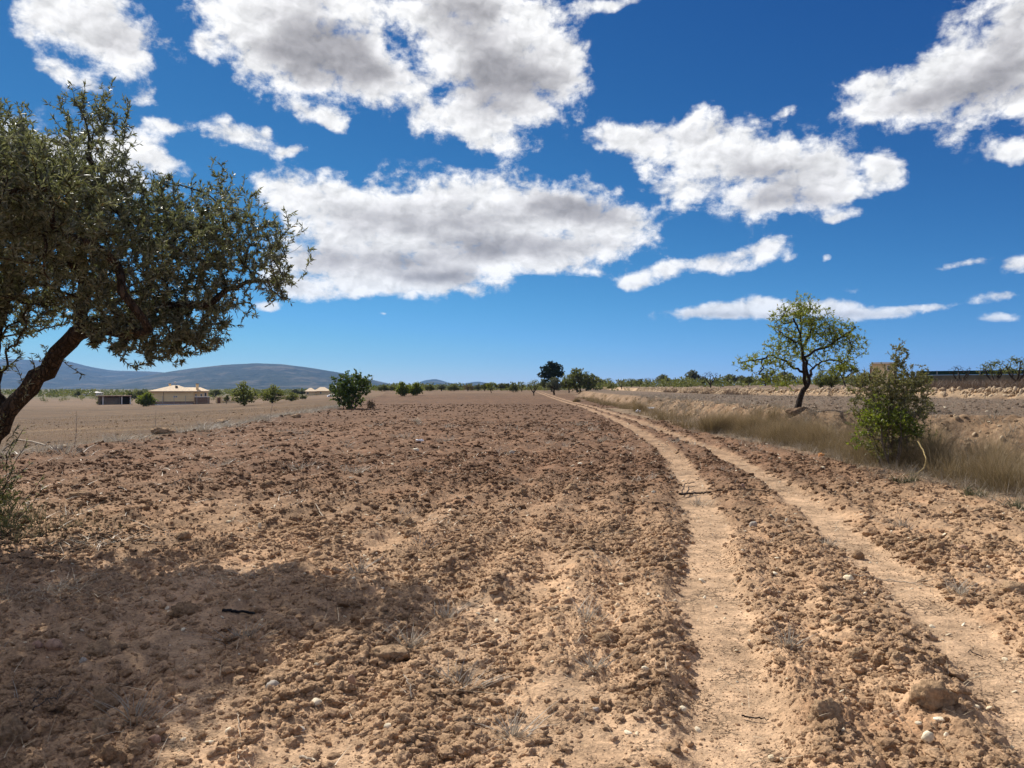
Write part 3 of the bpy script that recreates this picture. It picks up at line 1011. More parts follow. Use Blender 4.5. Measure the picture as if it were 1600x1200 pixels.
# ------------------------------------------------------------------ the old olive at the left edge
def build_olive():
    rng = np.random.default_rng(101)
    Y0 = 8.0
    S = Y0 / F_PX                                            # metres per photograph pixel at the trunk's distance
    def P(px, py, dy=0.0):
        k = (Y0 + dy) / F_PX
        return np.array([(px - 800) * k, Y0 + dy, CAM_H + (HORIZON - py) * k])
    base = np.array([-5.72, 8.05, gz(-5.72, 8.05) - .08])
    root = empty('olive_tree', tuple(base))
    tag(root, 'large old olive tree leaning in from the left edge on a bent dark trunk', 'olive tree')
    sk = Skeleton()
    o = base
    def R(q):
        return q - o
    fork = sk.limb([R(base), R(P(-38, 770)), R(P(-30, 710)), R(P(5, 655, .02))], -1, .1, .012, rng)
    m1 = sk.limb([R(P(5, 655, .02)), R(P(45, 607)), R(P(82, 565)), R(P(118, 522, -.05))], fork, .1, .012, rng)
    up1 = sk.limb([R(P(118, 522, -.05)), R(P(132, 470)), R(P(128, 400)), R(P(138, 320)), R(P(140, 230))], m1, .1, .02, rng)
    rt = sk.limb([R(P(118, 522, -.05)), R(P(165, 514, -.1)), R(P(215, 490, -.2)), R(P(275, 478, -.25)), R(P(330, 474, -.2)), R(P(385, 440, -.1))], m1, .1, .02, rng)
    ru = sk.limb([R(P(200, 498, -.17)), R(P(240, 430, .25)), R(P(300, 370, .5)), R(P(350, 310, .6))], sk.nearest(R(P(200, 498, -.17))), .1, .02, rng)
    rd = sk.limb([R(P(165, 514, -.1)), R(P(210, 525, -.7)), R(P(260, 510, -1.1))], sk.nearest(R(P(165, 514, -.1))), .1, .02, rng)
    lf = sk.limb([R(P(5, 655, .02)), R(P(-10, 600, .1)), R(P(-10, 540, .2)), R(P(8, 470, .2)), R(P(24, 380, .3)), R(P(56, 270, .3))], fork, .1, .015, rng)
    lf2 = sk.limb([R(P(-10, 540, .2)), R(P(-60, 450, -.2)), R(P(-110, 380, -.3))], sk.nearest(R(P(-10, 540, .2))), .1, .02, rng)
    bk = sk.limb([R(P(8, 470, .2)), R(P(60, 420, .9)), R(P(90, 340, 1.4))], sk.nearest(R(P(8, 470, .2))), .1, .02, rng)
    def blob(px, py, rx, ry, dy=0.0, ryd=None, w=1.0):
        c = R(P(px, py, dy))
        return (c[0], c[1], c[2], rx * S, (ryd if ryd else rx * S), ry * S, w)
    blobs = [blob(150, 200, 66, 72, .1, .45, 1.1), blob(120, 165, 48, 42, .1, .3, 1.1), blob(185, 165, 26, 42, .1, .3, .7), blob(60, 270, 100, 72, .2, .9), blob(-20, 300, 110, 90, .2, 1.0),
             blob(150, 320, 110, 85, 0, 1.3, 1.2), blob(60, 390, 110, 95, 0, 1.3), blob(235, 330, 75, 66, .2, .9), blob(300, 330, 72, 62, .5, .8), blob(352, 282, 34, 44, .5, .45, .8),
             blob(255, 420, 120, 90, -.2, 1.1, 1.3), blob(360, 380, 84, 76, 0, .8, 1.1), blob(428, 385, 56, 70, 0, .55, .9), blob(395, 325, 48, 40, .2, .5, .8), blob(415, 445, 46, 38, -.1, .5, .8),
             blob(215, 500, 82, 56, -.3, .8, 1.5), blob(285, 512, 70, 46, -.2, .7, 1.6), blob(180, 520, 50, 36, -.6, .5, 1.2), blob(345, 490, 54, 34, -.2, .5, .7), blob(238, 548, 54, 28, -.35, .45, 1.6), blob(310, 530, 40, 26, -.2, .4, 1.2), blob(20, 480, 52, 66, .2, .6, .9), blob(-40, 470, 80, 90, 0, .9),
             blob(40, 300, 70, 80, -1.2, .8, .8), blob(-40, 250, 90, 90, -1.7, .9, .9), blob(120, 400, 80, 60, -1.0, .7, .8), blob(200, 470, 90, 50, 1.2, .7, .8), blob(60, 470, 60, 50, 1.2, .8, .8),
             blob(70, 290, 78, 72, -1.8, .6, .9), blob(135, 340, 60, 52, -1.5, .6, .9), blob(0, 310, 80, 80, -2.0, .6, .9), blob(-70, 260, 90, 90, -2.2, .7, 1.0),
             blob(110, 265, 60, 60, -1.1, .7, .8), blob(10, 225, 70, 55, -1.2, .7, .9), blob(-50, 200, 70, 60, -1.3, .8, .9),
             blob(20, 555, 26, 40, .2, .3, .5), blob(-70, 380, 100, 110, 0, 1.1), blob(110, 450, 70, 60, .6, .8)]
    a = blob_points(blobs, 130, rng, .5)
    sk.grow(a, rng, .1, .35, .15)
    b = blob_points(blobs, 900, rng, .45)
    sk.grow(b, rng, .08, .35, .15, 40)
    c = blob_points(blobs, 7600, rng, .42)
    out = rng.random(len(c)) < .09                       # single sprays stand out beyond the mass
    ctr = np.array([bb[:3] for bb in blobs])
    near = np.argmin(np.linalg.norm(c[:, None] - ctr[None], axis=2), axis=1)
    c[out] = ctr[near[out]] + (c[out] - ctr[near[out]]) * 1.09
    # only as far as a twig can reach
    tips = sk.grow(c, rng, .06, .3, .15, 60)
    # fringes of the crown: bare-ish sprays standing out at the top, hanging below
    rad = sk.radii(.0022, 2.05)
    sc = .135 / rad[0]
    rad = np.where(rad > .012, np.minimum(rad * sc * .8, .12), rad * .85)
    # keep the hand-placed limbs as stout as they look
    P_ = np.asarray(sk.p)
    n_limb = lf2
    for i in range(fork + 1):
        rad[i] = max(rad[i], .100 + .05 * math.exp(-i / 3.0))
    for i in range(fork + 1, m1 + 1):
        rad[i] = max(rad[i], .074)
    for i in range(m1 + 1, up1 + 1):
        rad[i] = max(rad[i], .062 - .035 * (i - m1) / (up1 - m1))
    for i in range(up1 + 1, rt + 1):
        t = (i - up1) / (rt - up1)
        rad[i] = max(rad[i], .078 - .06 * t)
    for i in range(rd + 1, lf + 1):
        t = (i - rd) / (lf - rd)
        rad[i] = max(rad[i], .066 - .035 * t)
    # trunk and limbs in one part, twigs in another
    V, F = sk.tubes(rad, lambda r: 14 if r > .05 else (7 if r > .02 else 3), .07, rng)
    obj('trunk', mesh_from(V, [F], True, 'olive_trunk', [BARK_OLIVE]), root)
    B, D, L, W = twig_leaves(sk, tips, rng, 21, .055, .0135, .85, 6, .02)
    crown = obj('crown', leaf_mesh(B, D, L, W, rng, 'olive_crown', LEAF_OLIVE), root)
    # young shoots at the foot of the trunk and on it
    sk2 = Skeleton()
    tips2 = []
    for q in range(34):
        x0 = R(base) + np.array([rng.normal() * .16 + .12, -.12 + rng.normal() * .14, .12 + .75 * rng.random() ** 1.5])
        tip = x0 + np.array([rng.normal() * .16 + .16, rng.normal() * .15, .28 + .35 * rng.random()])
        s0 = sk2.add(x0, -1)
        tips2.append(sk2.limb([x0, (x0 + tip) / 2 + rng.normal(size=3) * .03, tip], s0, .07, .005, rng))
    for px, py, qx, qy in ((62, 592, 50, 560), (75, 572, 68, 540), (40, 607, 24, 572), (92, 560, 128, 586), (30, 640, 44, 600), (70, 575, 56, 553), (10, 690, 26, 668), (4, 705, 22, 690)):
        x0 = R(P(px, py, -.08)); tip = R(P(qx, qy, -.25))
        s0 = sk2.add(x0, -1)
        tips2.append(sk2.limb([x0, (x0 + tip) / 2 + rng.normal(size=3) * .02, tip], s0, .06, .005, rng))
    V, F = sk2.tubes(np.full(len(sk2.p), .004), lambda r: 3)
    sh = obj('shoots', mesh_from(V, [F], True, 'olive_shoots', [BARK_OLIVE]), root)
    tag(sh, kind='stuff')
    B, D, L, W = twig_leaves(sk2, tips2, rng, 18, .052, .013, .9, 6)
    obj('leaves', leaf_mesh(B, D, L, W, rng, 'olive_shoot_leaves', LEAF_OLIVE), sh)
    print('olive nodes', len(sk.p), 'tips', len(tips))
build_olive()

# ------------------------------------------------------------------ generic broad tree or shrub, in metres, standing at its own origin
def plant(name, loc, label, cat, group, limbs, blobs, counts, seed, leaf, bark, leaf_size, per, trunk_r, tip=.003, spread=1.0, steps=(.1, .08, .06),
          shell=.45, wob=.35, lift=.15, first=0, back=4, droop=.05, power=2.2, cap=.05, rz=0.0, crown='crown', stem='trunk', bare=0):
    rng = np.random.default_rng(seed)
    root = empty(name, tuple(loc), rz)
    tag(root, label, cat, group)
    sk = Skeleton()
    for lm in limbs:
        named = isinstance(lm[0], str)
        par = -1 if len(sk.p) == 0 or named else sk.nearest(np.asarray(lm[0], float))
        pts = lm[1:] if named else lm
        sk.limb(pts, par, steps[0], .012 * trunk_r / .1 + .004, rng)
    nl = len(sk.p)
    tips = []
    for i, c in enumerate(counts):
        t = blob_points(blobs, c, rng, shell)
        new = sk.grow(t, rng, steps[min(i, len(steps) - 1)], wob, lift, first if i == 0 else first)
        tips = new
    rad = sk.radii(tip, power)
    rad = np.minimum(rad, cap)
    root_i = 0
    P_ = np.asarray(sk.p)
    for i in range(nl):
        # hand-placed limbs thin out with their distance along the tree
        depth = 0; j = i
        while sk.par[j] >= 0:
            depth += 1; j = sk.par[j]
        rad[i] = max(rad[i], trunk_r * max(.22, 1 - .055 * depth))
    V, F = sk.tubes(rad, lambda r: 10 if r > .05 else (6 if r > .015 else 3), .06, rng)
    obj(stem, mesh_from(V, [F], True, name + '_wood', [bark]), root)
    tips = tips[bare:] if bare else tips
    B, D, L, W = twig_leaves(sk, tips, rng, per, leaf_size[0], leaf_size[1], spread, back, droop)
    me = leaf_mesh(B, D, L, W, rng, name + '_leaves', leaf)
    obj(crown, me, root)
    return root

def build_almond():
    base = at_px(1246, 646)
    d = base[1]
    base[2] = gz(base[0], base[1]) - .03
    S = d / F_PX
    def Q(px, py, dy=0.0):
        return np.array([(px - 1246) * S, dy, (646 - py) * S])
    limbs = [[Q(1246, 652), Q(1248, 630), Q(1251, 618), Q(1260, 603)],
             [Q(1260, 603), Q(1255, 585, -.1), Q(1253, 565, -.15), Q(1250, 540, -.1), Q(1252, 510, 0), Q(1252, 485, 0)],
             [Q(1260, 603), Q(1266, 590, .1), Q(1262, 570, .15), Q(1256, 545, .2), Q(1270, 520, .2), Q(1275, 495, .2)],
             [Q(1253, 578, -.1), Q(1235, 575, -.3), Q(1218, 563, -.5), Q(1198, 555, -.6), Q(1175, 562, -.6), Q(1150, 566, -.6)],
             [Q(1262, 558, .15), Q(1275, 546, .1), Q(1295, 540, 0), Q(1320, 520, -.1), Q(1335, 510, -.1)],
             [Q(1266, 590, .1), Q(1278, 575, .5), Q(1300, 562, .8), Q(1335, 560, .9)],
             [Q(1252, 545, -.1), Q(1240, 520, -.5), Q(1225, 500, -.8)],
             [Q(1256, 545, .2), Q(1280, 520, .8), Q(1300, 500, 1.2)]]
    def b(px, py, rx, ry, dy=0, w=1.0):
        c = Q(px, py, dy)
        return (c[0], c[1], c[2], rx * S, rx * S * .9, ry * S, w)
    blobs = [b(1250, 475, 30, 24, 0, 1.2), b(1225, 500, 36, 26, -.3), b(1275, 500, 40, 30, .3), b(1300, 520, 44, 30, 0), b(1225, 535, 40, 26, -.4), b(1190, 565, 44, 20, -.6), b(1150, 568, 22, 14, -.6, .8),
             b(1335, 535, 32, 30, .2), b(1270, 545, 40, 24, .6, .7), b(1200, 590, 30, 18, -.5, .8), b(1320, 565, 36, 22, .8, .8), b(1225, 600, 26, 12, -.2, .5), b(1345, 560, 16, 24, .8, .7)]
    plant('almond_tree', base, 'almond tree with sparse yellow green leaves and crooked dark trunk on the earth bank', 'tree', None, limbs, blobs, (80, 420, 1450), 77,
          LEAF_ALMOND, BARK_ALMOND, (.085, .034), 6, .115, .0035, 1.1, (.12, .12, .09), .5, .5, .05, 6, 4, .12, 2.3, .05)
    t = bpy.data.objects['almond_tree']
    # the mound of dark, root-bound earth it stands on
    v = rock_mesh('root_mound', 4, 9, .8, (.40, .34, .20), MAT_DARK_EARTH)
    obj('root_mound', v, t, (0.06, 0, .02))

MAT_DARK_EARTH = clod_material('dark_earth', (0.13, 0.08, 0.05), (0.17, 0.11, 0.07), 20.0, .03)  # earth of the bank in a darker tone
build_almond()

def build_right_shrub():
    base = at_px(1398, 715)
    base = at_dist(1396, 15.2)
    base[2] = gz(base[0], base[1]) - .03
    S = base[1] / F_PX
    y0 = HORIZON + (CAM_H - base[2]) / S
    def Q(px, py, dy=0.0):
        return np.array([(px - 1396) * S, dy, (y0 - py) * S])
    rng = np.random.default_rng(5)
    limbs = []
    for k, (px, py, dy) in enumerate(((1405, 545, .1), (1375, 590, .3), (1350, 600, -.2), (1430, 600, .2), (1340, 640, .1), (1400, 600, -.3), (1440, 620, -.2), (1415, 560, .3), (1385, 570, -.1))):
        s = Q(1396 + rng.normal() * 14, y0 + 3, rng.normal() * .15)
        e = Q(px, py, dy)
        limbs.append(['root', s, s + (e - s) * .4 + np.array([0, 0, .12]) + rng.normal(size=3) * .05, e])
    def b(px, py, rx, ry, dy=0, w=1.0):
        c = Q(px, py, dy)
        return (c[0], c[1], c[2], rx * S, rx * S * .8, ry * S, w)
    blobs = [b(1405, 562, 20, 30, 0, 1.0), b(1400, 600, 48, 34, 0), b(1360, 610, 38, 34, 0), b(1430, 610, 34, 34, .1, .9), b(1395, 640, 62, 36, 0), b(1345, 645, 28, 26, 0, .7), b(1445, 645, 26, 24, .2, .6), b(1408, 542, 12, 16, 0, 1.2), b(1405, 560, 16, 22, 0, 1.0), b(1385, 680, 56, 30, 0, .8), b(1345, 600, 24, 26, .1, .8), b(1376, 584, 24, 20, .2, .9), b(1438, 590, 22, 26, .1, .7), b(1440, 680, 30, 24, 0, .6), b(1392, 702, 46, 18, 0, .7)]
    root = plant('tall_shrub', base, 'tall dull green pointed shrub growing out of dry grass right of the almond tree', 'shrub', None, limbs, blobs, (60, 380, 1750), 33,
                 LEAF_SHRUB, BARK_GREY, (.056, .019), 10, .016, .0025, .9, (.12, .1, .07), .5, .3, .15, 0, 4, -.1, 2.3, .03, stem='stems')
    # brighter leaves low in its middle belong to a second plant
    b2 = at_dist(1392, 14.6); b2[2] = gz(b2[0], b2[1]) - .02
    limbs = []
    S2 = b2[1] / F_PX
    y2 = HORIZON + (CAM_H - b2[2]) / S2
    def Q2(px, py, dy=0.0):
        return np.array([(px - 1392) * S2, dy, (y2 - py) * S2])
    for px, py in ((1378, 635), (1400, 650), (1355, 655), (1420, 665), (1390, 625)):
        s = Q2(1392 + rng.normal() * 8, y2 + 3); e = Q2(px, py, rng.normal() * .15)
        limbs.append(['root', s, (s + e) / 2 + rng.normal(size=3) * .05, e])
    def bb(px, py, rx, ry, dy=0, w=1.0):
        c = Q2(px, py, dy)
        return (c[0], c[1], c[2], rx * S2, rx * S2 * .7, ry * S2, w)
    blobs = [bb(1378, 632, 26, 20, .2, .6), bb(1362, 655, 24, 18), bb(1412, 650, 20, 20, .2, .5), bb(1400, 660, 34, 22), bb(1425, 672, 22, 16), bb(1352, 672, 16, 16, 0, .7), bb(1345, 690, 24, 16, 0, .6)]
    plant('bright_shrub', b2, 'low shrub with bright green leaves in front of the tall dull green one', 'shrub', None, limbs, blobs, (24, 110, 300), 34,
          LEAF_BRIGHT, BARK_GREY, (.06, .034), 6, .012, .0025, 1.1, (.12, .1, .07), .5, .3, .1, 0, 3, 0, 2.3, .02, stem='stems')
build_right_shrub()

def build_fig():
    base = at_px(548, 639)
    base[2] = gz(base[0], base[1]) - .03
    S = base[1] / F_PX
    def Q(px, py, dy=0.0):
        return np.array([(px - 548) * S, dy * S, (640 - py) * S])
    rng = np.random.default_rng(8)
    limbs = []
    for px, py in ((530, 600), (515, 608), (540, 590), (555, 580), (568, 592), (578, 590), (584, 586), (562, 576), (525, 592), (548, 605), (575, 610)):
        s = Q(548 + rng.normal() * 5, 641, rng.normal() * 4); e = Q(px, py, rng.normal() * 14)
        limbs.append(['root', s, (s + e) / 2 + np.array([0, 0, .1]), e])
    def b(px, py, rx, ry, w=1.0):
        c = Q(px, py)
        return (c[0], c[1], c[2], rx * S, rx * S, ry * S, w)
    blobs = [b(532, 605, 19, 20), b(550, 600, 22, 20), b(568, 602, 18, 18), b(545, 622, 26, 16), b(580, 590, 6, 8, .8), b(556, 580, 6, 8, .8), b(545, 584, 6, 7, .5), b(563, 577, 4, 6, .5), b(522, 592, 8, 7, .6)]
    plant('fig_bush', base, 'round broad leaved green bush standing alone where the ploughed field meets the stubble', 'bush', None, limbs, blobs, (50, 420), 35,
          LEAF_FIG, BARK_GREY, (.19, .14), 7, .03, .006, 1.2, (.2, .15), .5, .25, .1, 0, 3, .1, 2.3, .03, stem='stems')
build_fig()

def build_foot_shrub():
    """dark, fine leaved weed bush at the left edge under the olive"""
    rng = np.random.default_rng(61)
    base = np.array([-5.62, 8.1, gz(-5.62, 8.1) - .03])
    limbs = []
    for k in range(16):
        s = np.array([rng.normal() * .22, rng.normal() * .25, 0]); e = s + np.array([rng.normal() * .16 + .08, rng.normal() * .16, .45 + .45 * rng.random()])
        limbs.append(['root', s, (s + e) / 2 + rng.normal(size=3) * .03, e])
    blobs = [(.1, -.1, .62, .3, .35, .34), (0, 0, .42, .38, .4, .38), (.25, -.1, .3, .3, .35, .28), (-.3, 0, .5, .35, .4, .4), (.12, .1, .72, .2, .25, .22, .7), (.42, -.1, .2, .22, .3, .18, .6)]
    plant('weed_bush', base, 'dark grey green weed bush growing round the foot of the olive at the left edge', 'bush', None, limbs, blobs, (60, 560), 62,
          LEAF_WEED, BARK_GREY, (.030, .009), 14, .006, .0014, .9, (.1, .07), .4, .35, .15, 0, 4, -.1, 2.3, .008, stem='stems')
LEAF_WEED = leaf_material('weed_leaf', (0.06, 0.078, 0.032), (0.15, 0.165, 0.08), None, .25, .5, .3, (0.22, 0.19, 0.12), .2)
build_foot_shrub()

# ------------------------------------------------------------------ hills on the horizon
def hill_material():
    m, N, out = new_mat('wooded_hillside')
    pos = N.n('ShaderNodeNewGeometry').outputs['Position']
    n1 = N.noise(pos, 0.0028, 6, 0.62)
    n2 = N.noise(pos, 0.02, 5, 0.65)
    c = N.mix(N.smooth(n2, 0.35, 0.65), (0.010, 0.018, 0.011), (0.028, 0.036, 0.02))
    c = N.mix(N.math('MULTIPLY', N.smooth(n1, 0.50, 0.60), 0.7), c, (0.12, 0.10, 0.07))
    c = N.mix(N.math('MULTIPLY', N.smooth(N.noise(pos, 0.006, 5, 0.7, 1.0), 0.5, 0.6), 0.6), c, (0.012, 0.020, 0.012))
    c = N.mix(N.math('MULTIPLY', N.smooth(N.noise(pos, 0.011, 4, .6), 0.60, 0.68), 0.6), c, (0.10, 0.088, 0.064))
    principled(N, out, c, 0.95, 0.1, bump(N, N.math('MULTIPLY_ADD', n1, 4.0, n2), 1.0, 26.0))
    return m
MAT_HILL = hill_material()

def build_hills(name, sil, D, W, seed, spur=0.30):
    xs = np.array([q[0] for q in sil], float); ys = np.array([q[1] for q in sil], float)
    u = np.linspace((xs[0] - 800) / F_PX, (xs[-1] - 800) / F_PX, 360)
    py = np.interp(u * F_PX + 800, xs, ys)
    k = np.ones(7) / 7
    py = np.convolve(np.pad(py, 3, 'edge'), k, 'valid')
    foot = -8.0
    top = CAM_H + (HORIZON - py) / F_PX * D - foot
    rows = np.concatenate((np.linspace(0, 1, 46), np.linspace(1.06, 1.5, 8)))
    V = []
    for t in rows:
        d = D - W * (1 - t)
        x = u * d
        n = 1 - np.abs(fbm(u * D / 620.0, np.full_like(u, t * 1.6 + seed), 4, .55, seed))
        n2 = fbm(u * D / 210., np.full_like(u, t * 9.0 + seed), 4, .55, seed + 9)
        if t <= 1:
            prof = 0.85 * t ** 1.25 + 0.15 * math.sin(t * math.pi / 2)
            z = top * prof * (1 - spur * 4 * t * (1 - t) * (1 - n) * 2.0) + top * 0.10 * n2 * 4 * t * (1 - t) + top * .012 * n2
        else:
            z = top * (1 - (t - 1) * 1.4)
        V.append(np.stack([x, np.full_like(u, d), foot + z], 1))
    V = np.concatenate(V)
    m = len(u)
    i = np.arange(len(rows) - 1)[:, None] * m; j = np.arange(m - 1)[None]
    F = np.stack([i + j, i + j + 1, i + m + j + 1, i + m + j], -1).reshape(-1, 4)
    tag(obj(name, mesh_from(V, [F], True, name, [MAT_HILL])), kind='structure')

build_hills('hills', [(-420, 600), (-300, 580), (-150, 568), (-40, 562), (20, 561), (60, 563), (105, 564), (140, 573), (175, 579), (230, 580), (270, 583), (330, 592), (420, 602), (500, 608)], 8200, 3200, 3)
build_hills('hills', [(60, 611), (130, 604), (190, 595), (250, 583), (300, 575.5), (350, 570), (400, 567.5), (440, 569), (480, 574), (530, 582), (580, 593), (620, 602), (660, 608)], 6000, 2300, 17)
build_hills('hills', [(610, 608), (645, 602), (662, 594.5), (680, 592), (692, 595), (700, 598), (720, 600), (738, 597), (748, 596), (760, 598), (780, 601.5), (830, 602), (900, 604), (1000, 605), (1150, 607)], 8000, 1600, 29)

def build_haze():
    m, N, out = new_mat('haze_air')
    v = N.n('ShaderNodeVolumePrincipled')
    v.inputs['Color'].default_value = (0.23, 0.51, 1.0, 1.0)
    v.inputs['Density'].default_value = 0.55e-4
    v.inputs['Anisotropy'].default_value = 0.1
    N.t.links.new(v.outputs[0], out.inputs['Volume'])
    try:
        m.cycles.homogeneous_volume = True
    except AttributeError:
        pass
    x, y0, y1, z0, z1 = 9600.0, -9600.0, 10200.0, -60.0, 430.0
    V = [(-x, y0, z0), (x, y0, z0), (x, y1, z0), (-x, y1, z0), (-x, y0, z1), (x, y0, z1), (x, y1, z1), (-x, y1, z1)]
    F = [(0, 3, 2, 1), (4, 5, 6, 7), (0, 1, 5, 4), (1, 2, 6, 5), (2, 3, 7, 6), (3, 0, 4, 7)]
    tag(obj('haze', mesh_from(V, [F], False, 'haze', [m])), kind='stuff')
build_haze()

# ------------------------------------------------------------------ far trees and bushes: one of each kind, then copies
def copy_tree(o, parent=None):
    c = o.copy()
    COL.objects.link(c)
    if parent is not None:
        c.parent = parent
    for ch in list(o.children):
        copy_tree(ch, c)
    return c

PROTO = {}
def proto(kind, name, leaf, bark, limbs, blobs, counts, leaf_size, per, trunk_r, height, width, **kw):
    t = plant(name, (0, 0, 0), 'x', 'x', None, limbs, blobs, counts, hash(kind) % 1000 if False else sum(map(ord, kind)), leaf, bark, leaf_size, per, trunk_r, .012, **kw)
    # its true size, measured on its leaves
    pts = np.concatenate([np.array([v.co[:] for v in ch.data.vertices]) for ch in t.children])
    PROTO[kind] = [t, float(np.percentile(pts[:, 2], 99.3)), float(np.percentile(pts[:, 0], 98.5) - np.percentile(pts[:, 0], 1.5)), False]

V3 = lambda *a: np.array(a, float)
vase = [[V3(0, 0, -.1), V3(.03, 0, .3), V3(-.02, 0, .6)], [V3(-.02, 0, .6), V3(-.6, .1, 1.4), V3(-.9, .1, 2.2)], [V3(-.02, 0, .6), V3(.5, -.3, 1.4), V3(.9, -.3, 2.3)],
        [V3(-.02, 0, .6), V3(.1, .5, 1.6), V3(.1, .7, 2.6)], [V3(.2, -.1, 1.2), V3(.3, -.7, 1.8), V3(.2, -.9, 2.2)]]
proto('almond', 'almond_tree', LEAF_MID, BARK_ALMOND, vase, [(-.9, 0, 1.9, .8, .8, .75), (.9, 0, 2.0, .8, .8, .75), (0, .4, 2.6, 1.0, .9, .7), (0, -.5, 1.8, 1.0, .8, .7), (.3, 0, 3.0, .7, .6, .5)],
      (40, 330), (.19, .09), 11, .11, 3.5, 3.2, steps=(.25, .2))
vase2 = [[V3(0, 0, -.1), V3(-.1, 0, .4), V3(-.25, 0, .8)], [V3(-.25, 0, .8), V3(.5, .1, 1.5), V3(1.3, .1, 2.0)], [V3(-.25, 0, .8), V3(-.7, -.2, 1.6), V3(-.8, -.2, 2.4)], [V3(-.25, 0, .8), V3(0, .4, 1.8), V3(.2, .5, 2.7)]]
proto('leaning', 'almond_tree', LEAF_ALMOND, BARK_ALMOND, vase2, [(-.7, -.1, 2.2, .7, .7, .6), (.2, .3, 2.5, .8, .7, .6), (1.1, 0, 2.1, .7, .6, .5), (-.5, 0, 1.5, .5, .5, .4, .6)],
      (30, 240), (.18, .085), 10, .10, 3.2, 3.2, steps=(.25, .2))
proto('bare', 'almond_tree', LEAF_BROWN, BARK_ALMOND, vase, [(-.9, 0, 2.3, .7, .7, .7), (.9, 0, 2.3, .7, .7, .7), (0, .4, 2.7, .7, .9, .6), (0, -.6, 2.2, .8, .8, .5)],
      (40, 60), (.10, .04), 1, .13, 3.4, 3.2, steps=(.2, .2), wob=.5)
proto('olive', 'olive_tree', LEAF_OLIVE, BARK_OLIVE, [[V3(0, 0, -.1), V3(.1, 0, .6), V3(0, 0, 1.0)], [V3(0, 0, 1.0), V3(-.7, 0, 1.7)], [V3(0, 0, 1.0), V3(.8, .2, 1.8)], [V3(0, 0, 1.0), V3(0, -.4, 2.2)]],
      [(0, 0, 1.9, 1.5, 1.4, 1.1), (-.8, 0, 1.5, .9, .9, .8), (.8, .1, 1.6, .9, .9, .8), (.1, 0, 2.5, .9, .9, .6)], (50, 420), (.19, .08), 15, .2, 3.1, 3.2, steps=(.25, .2))
proto('bush', 'wild_bush', LEAF_MID, BARK_GREY, [['root', V3(-.3, 0, -.05), V3(-.6, 0, .9)], ['root', V3(.2, .1, -.05), V3(.5, 0, 1.0)], ['root', V3(0, -.1, -.05), V3(.1, -.2, 1.2)]],
      [(0, 0, .9, 1.1, 1.0, .8), (-.7, 0, .7, .7, .7, .6), (.7, .1, .75, .8, .7, .6), (.2, 0, 1.4, .6, .6, .45)], (30, 280), (.17, .08), 12, .05, 1.8, 2.7, steps=(.2, .15), stem='stems')
proto('loose', 'almond_tree', LEAF_LOOSE, BARK_ALMOND, [[V3(0, 0, -.1), V3(.05, 0, .45)], [V3(.05, 0, .45), V3(-.7, .1, 1.3)], [V3(.05, 0, .45), V3(.6, -.2, 1.4)], [V3(.05, 0, .45), V3(.1, .3, 1.9)]],
      [(0, 0, 1.7, 1.1, 1.1, 1.0), (-.8, 0, 1.3, .8, .8, .8), (.8, .1, 1.35, .8, .8, .8), (.1, 0, 2.5, .7, .7, .6), (0, -.3, .9, 1.0, .8, .5, .9), (0, 0, .65, 1.1, .9, .5, 1.2)], (50, 460), (.16, .08), 9, .09, 3.0, 3.1, steps=(.22, .18), wob=.5)
proto('sparse', 'almond_tree', LEAF_LOOSE, BARK_ALMOND, vase, [(-1.0, 0, 2.1, .8, .8, .7), (1.0, 0, 2.2, .8, .8, .7), (0, .4, 2.7, 1.0, .9, .6), (0, -.5, 2.0, 1.0, .8, .6), (.3, 0, 3.0, .7, .6, .4)],
      (40, 240), (.12, .06), 6, .12, 3.5, 3.2, steps=(.22, .18), wob=.5)
proto('green', 'green_bush', LEAF_BRIGHT, BARK_GREY, [['root', V3(-.3, 0, -.05), V3(-.5, 0, 1.1)], ['root', V3(.2, .1, -.05), V3(.4, 0, 1.2)], ['root', V3(0, -.1, -.05), V3(.1, -.2, 1.4)]],
      [(-.1, 0, 1.1, 1.0, .9, .9), (-.5, 0, .7, .7, .7, .6), (.5, .1, .8, .8, .7, .6), (.1, 0, 1.7, .5, .5, .45)], (30, 280), (.19, .11), 12, .05, 2.1, 2.2, steps=(.2, .15), stem='stems')
proto('brown', 'dry_bush', LEAF_BROWN, BARK_GREY, [['root', V3(-.3, 0, -.05), V3(-.6, 0, .6)], ['root', V3(.2, .1, -.05), V3(.5, 0, .7)]],
      [(0, 0, .6, 1.1, 1.0, .6), (-.6, 0, .5, .7, .7, .45), (.6, .1, .5, .8, .7, .45)], (20, 130), (.16, .05), 10, .04, 1.2, 2.6, steps=(.2, .15), stem='stems')
pine_l = [[V3(0, 0, -.1), V3(.05, 0, 1.8), V3(0, 0, 3.6), V3(0, 0, 5.2), V3(.1, 0, 6.6)], [V3(0, 0, 3.2), V3(-1.4, 0, 3.9)], [V3(0, 0, 3.4), V3(1.5, .2, 4.2)], [V3(0, 0, 4.0), V3(.3, 1.3, 4.8)], [V3(0, 0, 4.0), V3(-.2, -1.4, 4.8)], [V3(0, 0, 5.0), V3(-1.2, 0, 5.8)], [V3(0, 0, 5.0), V3(1.2, 0, 5.9)]]
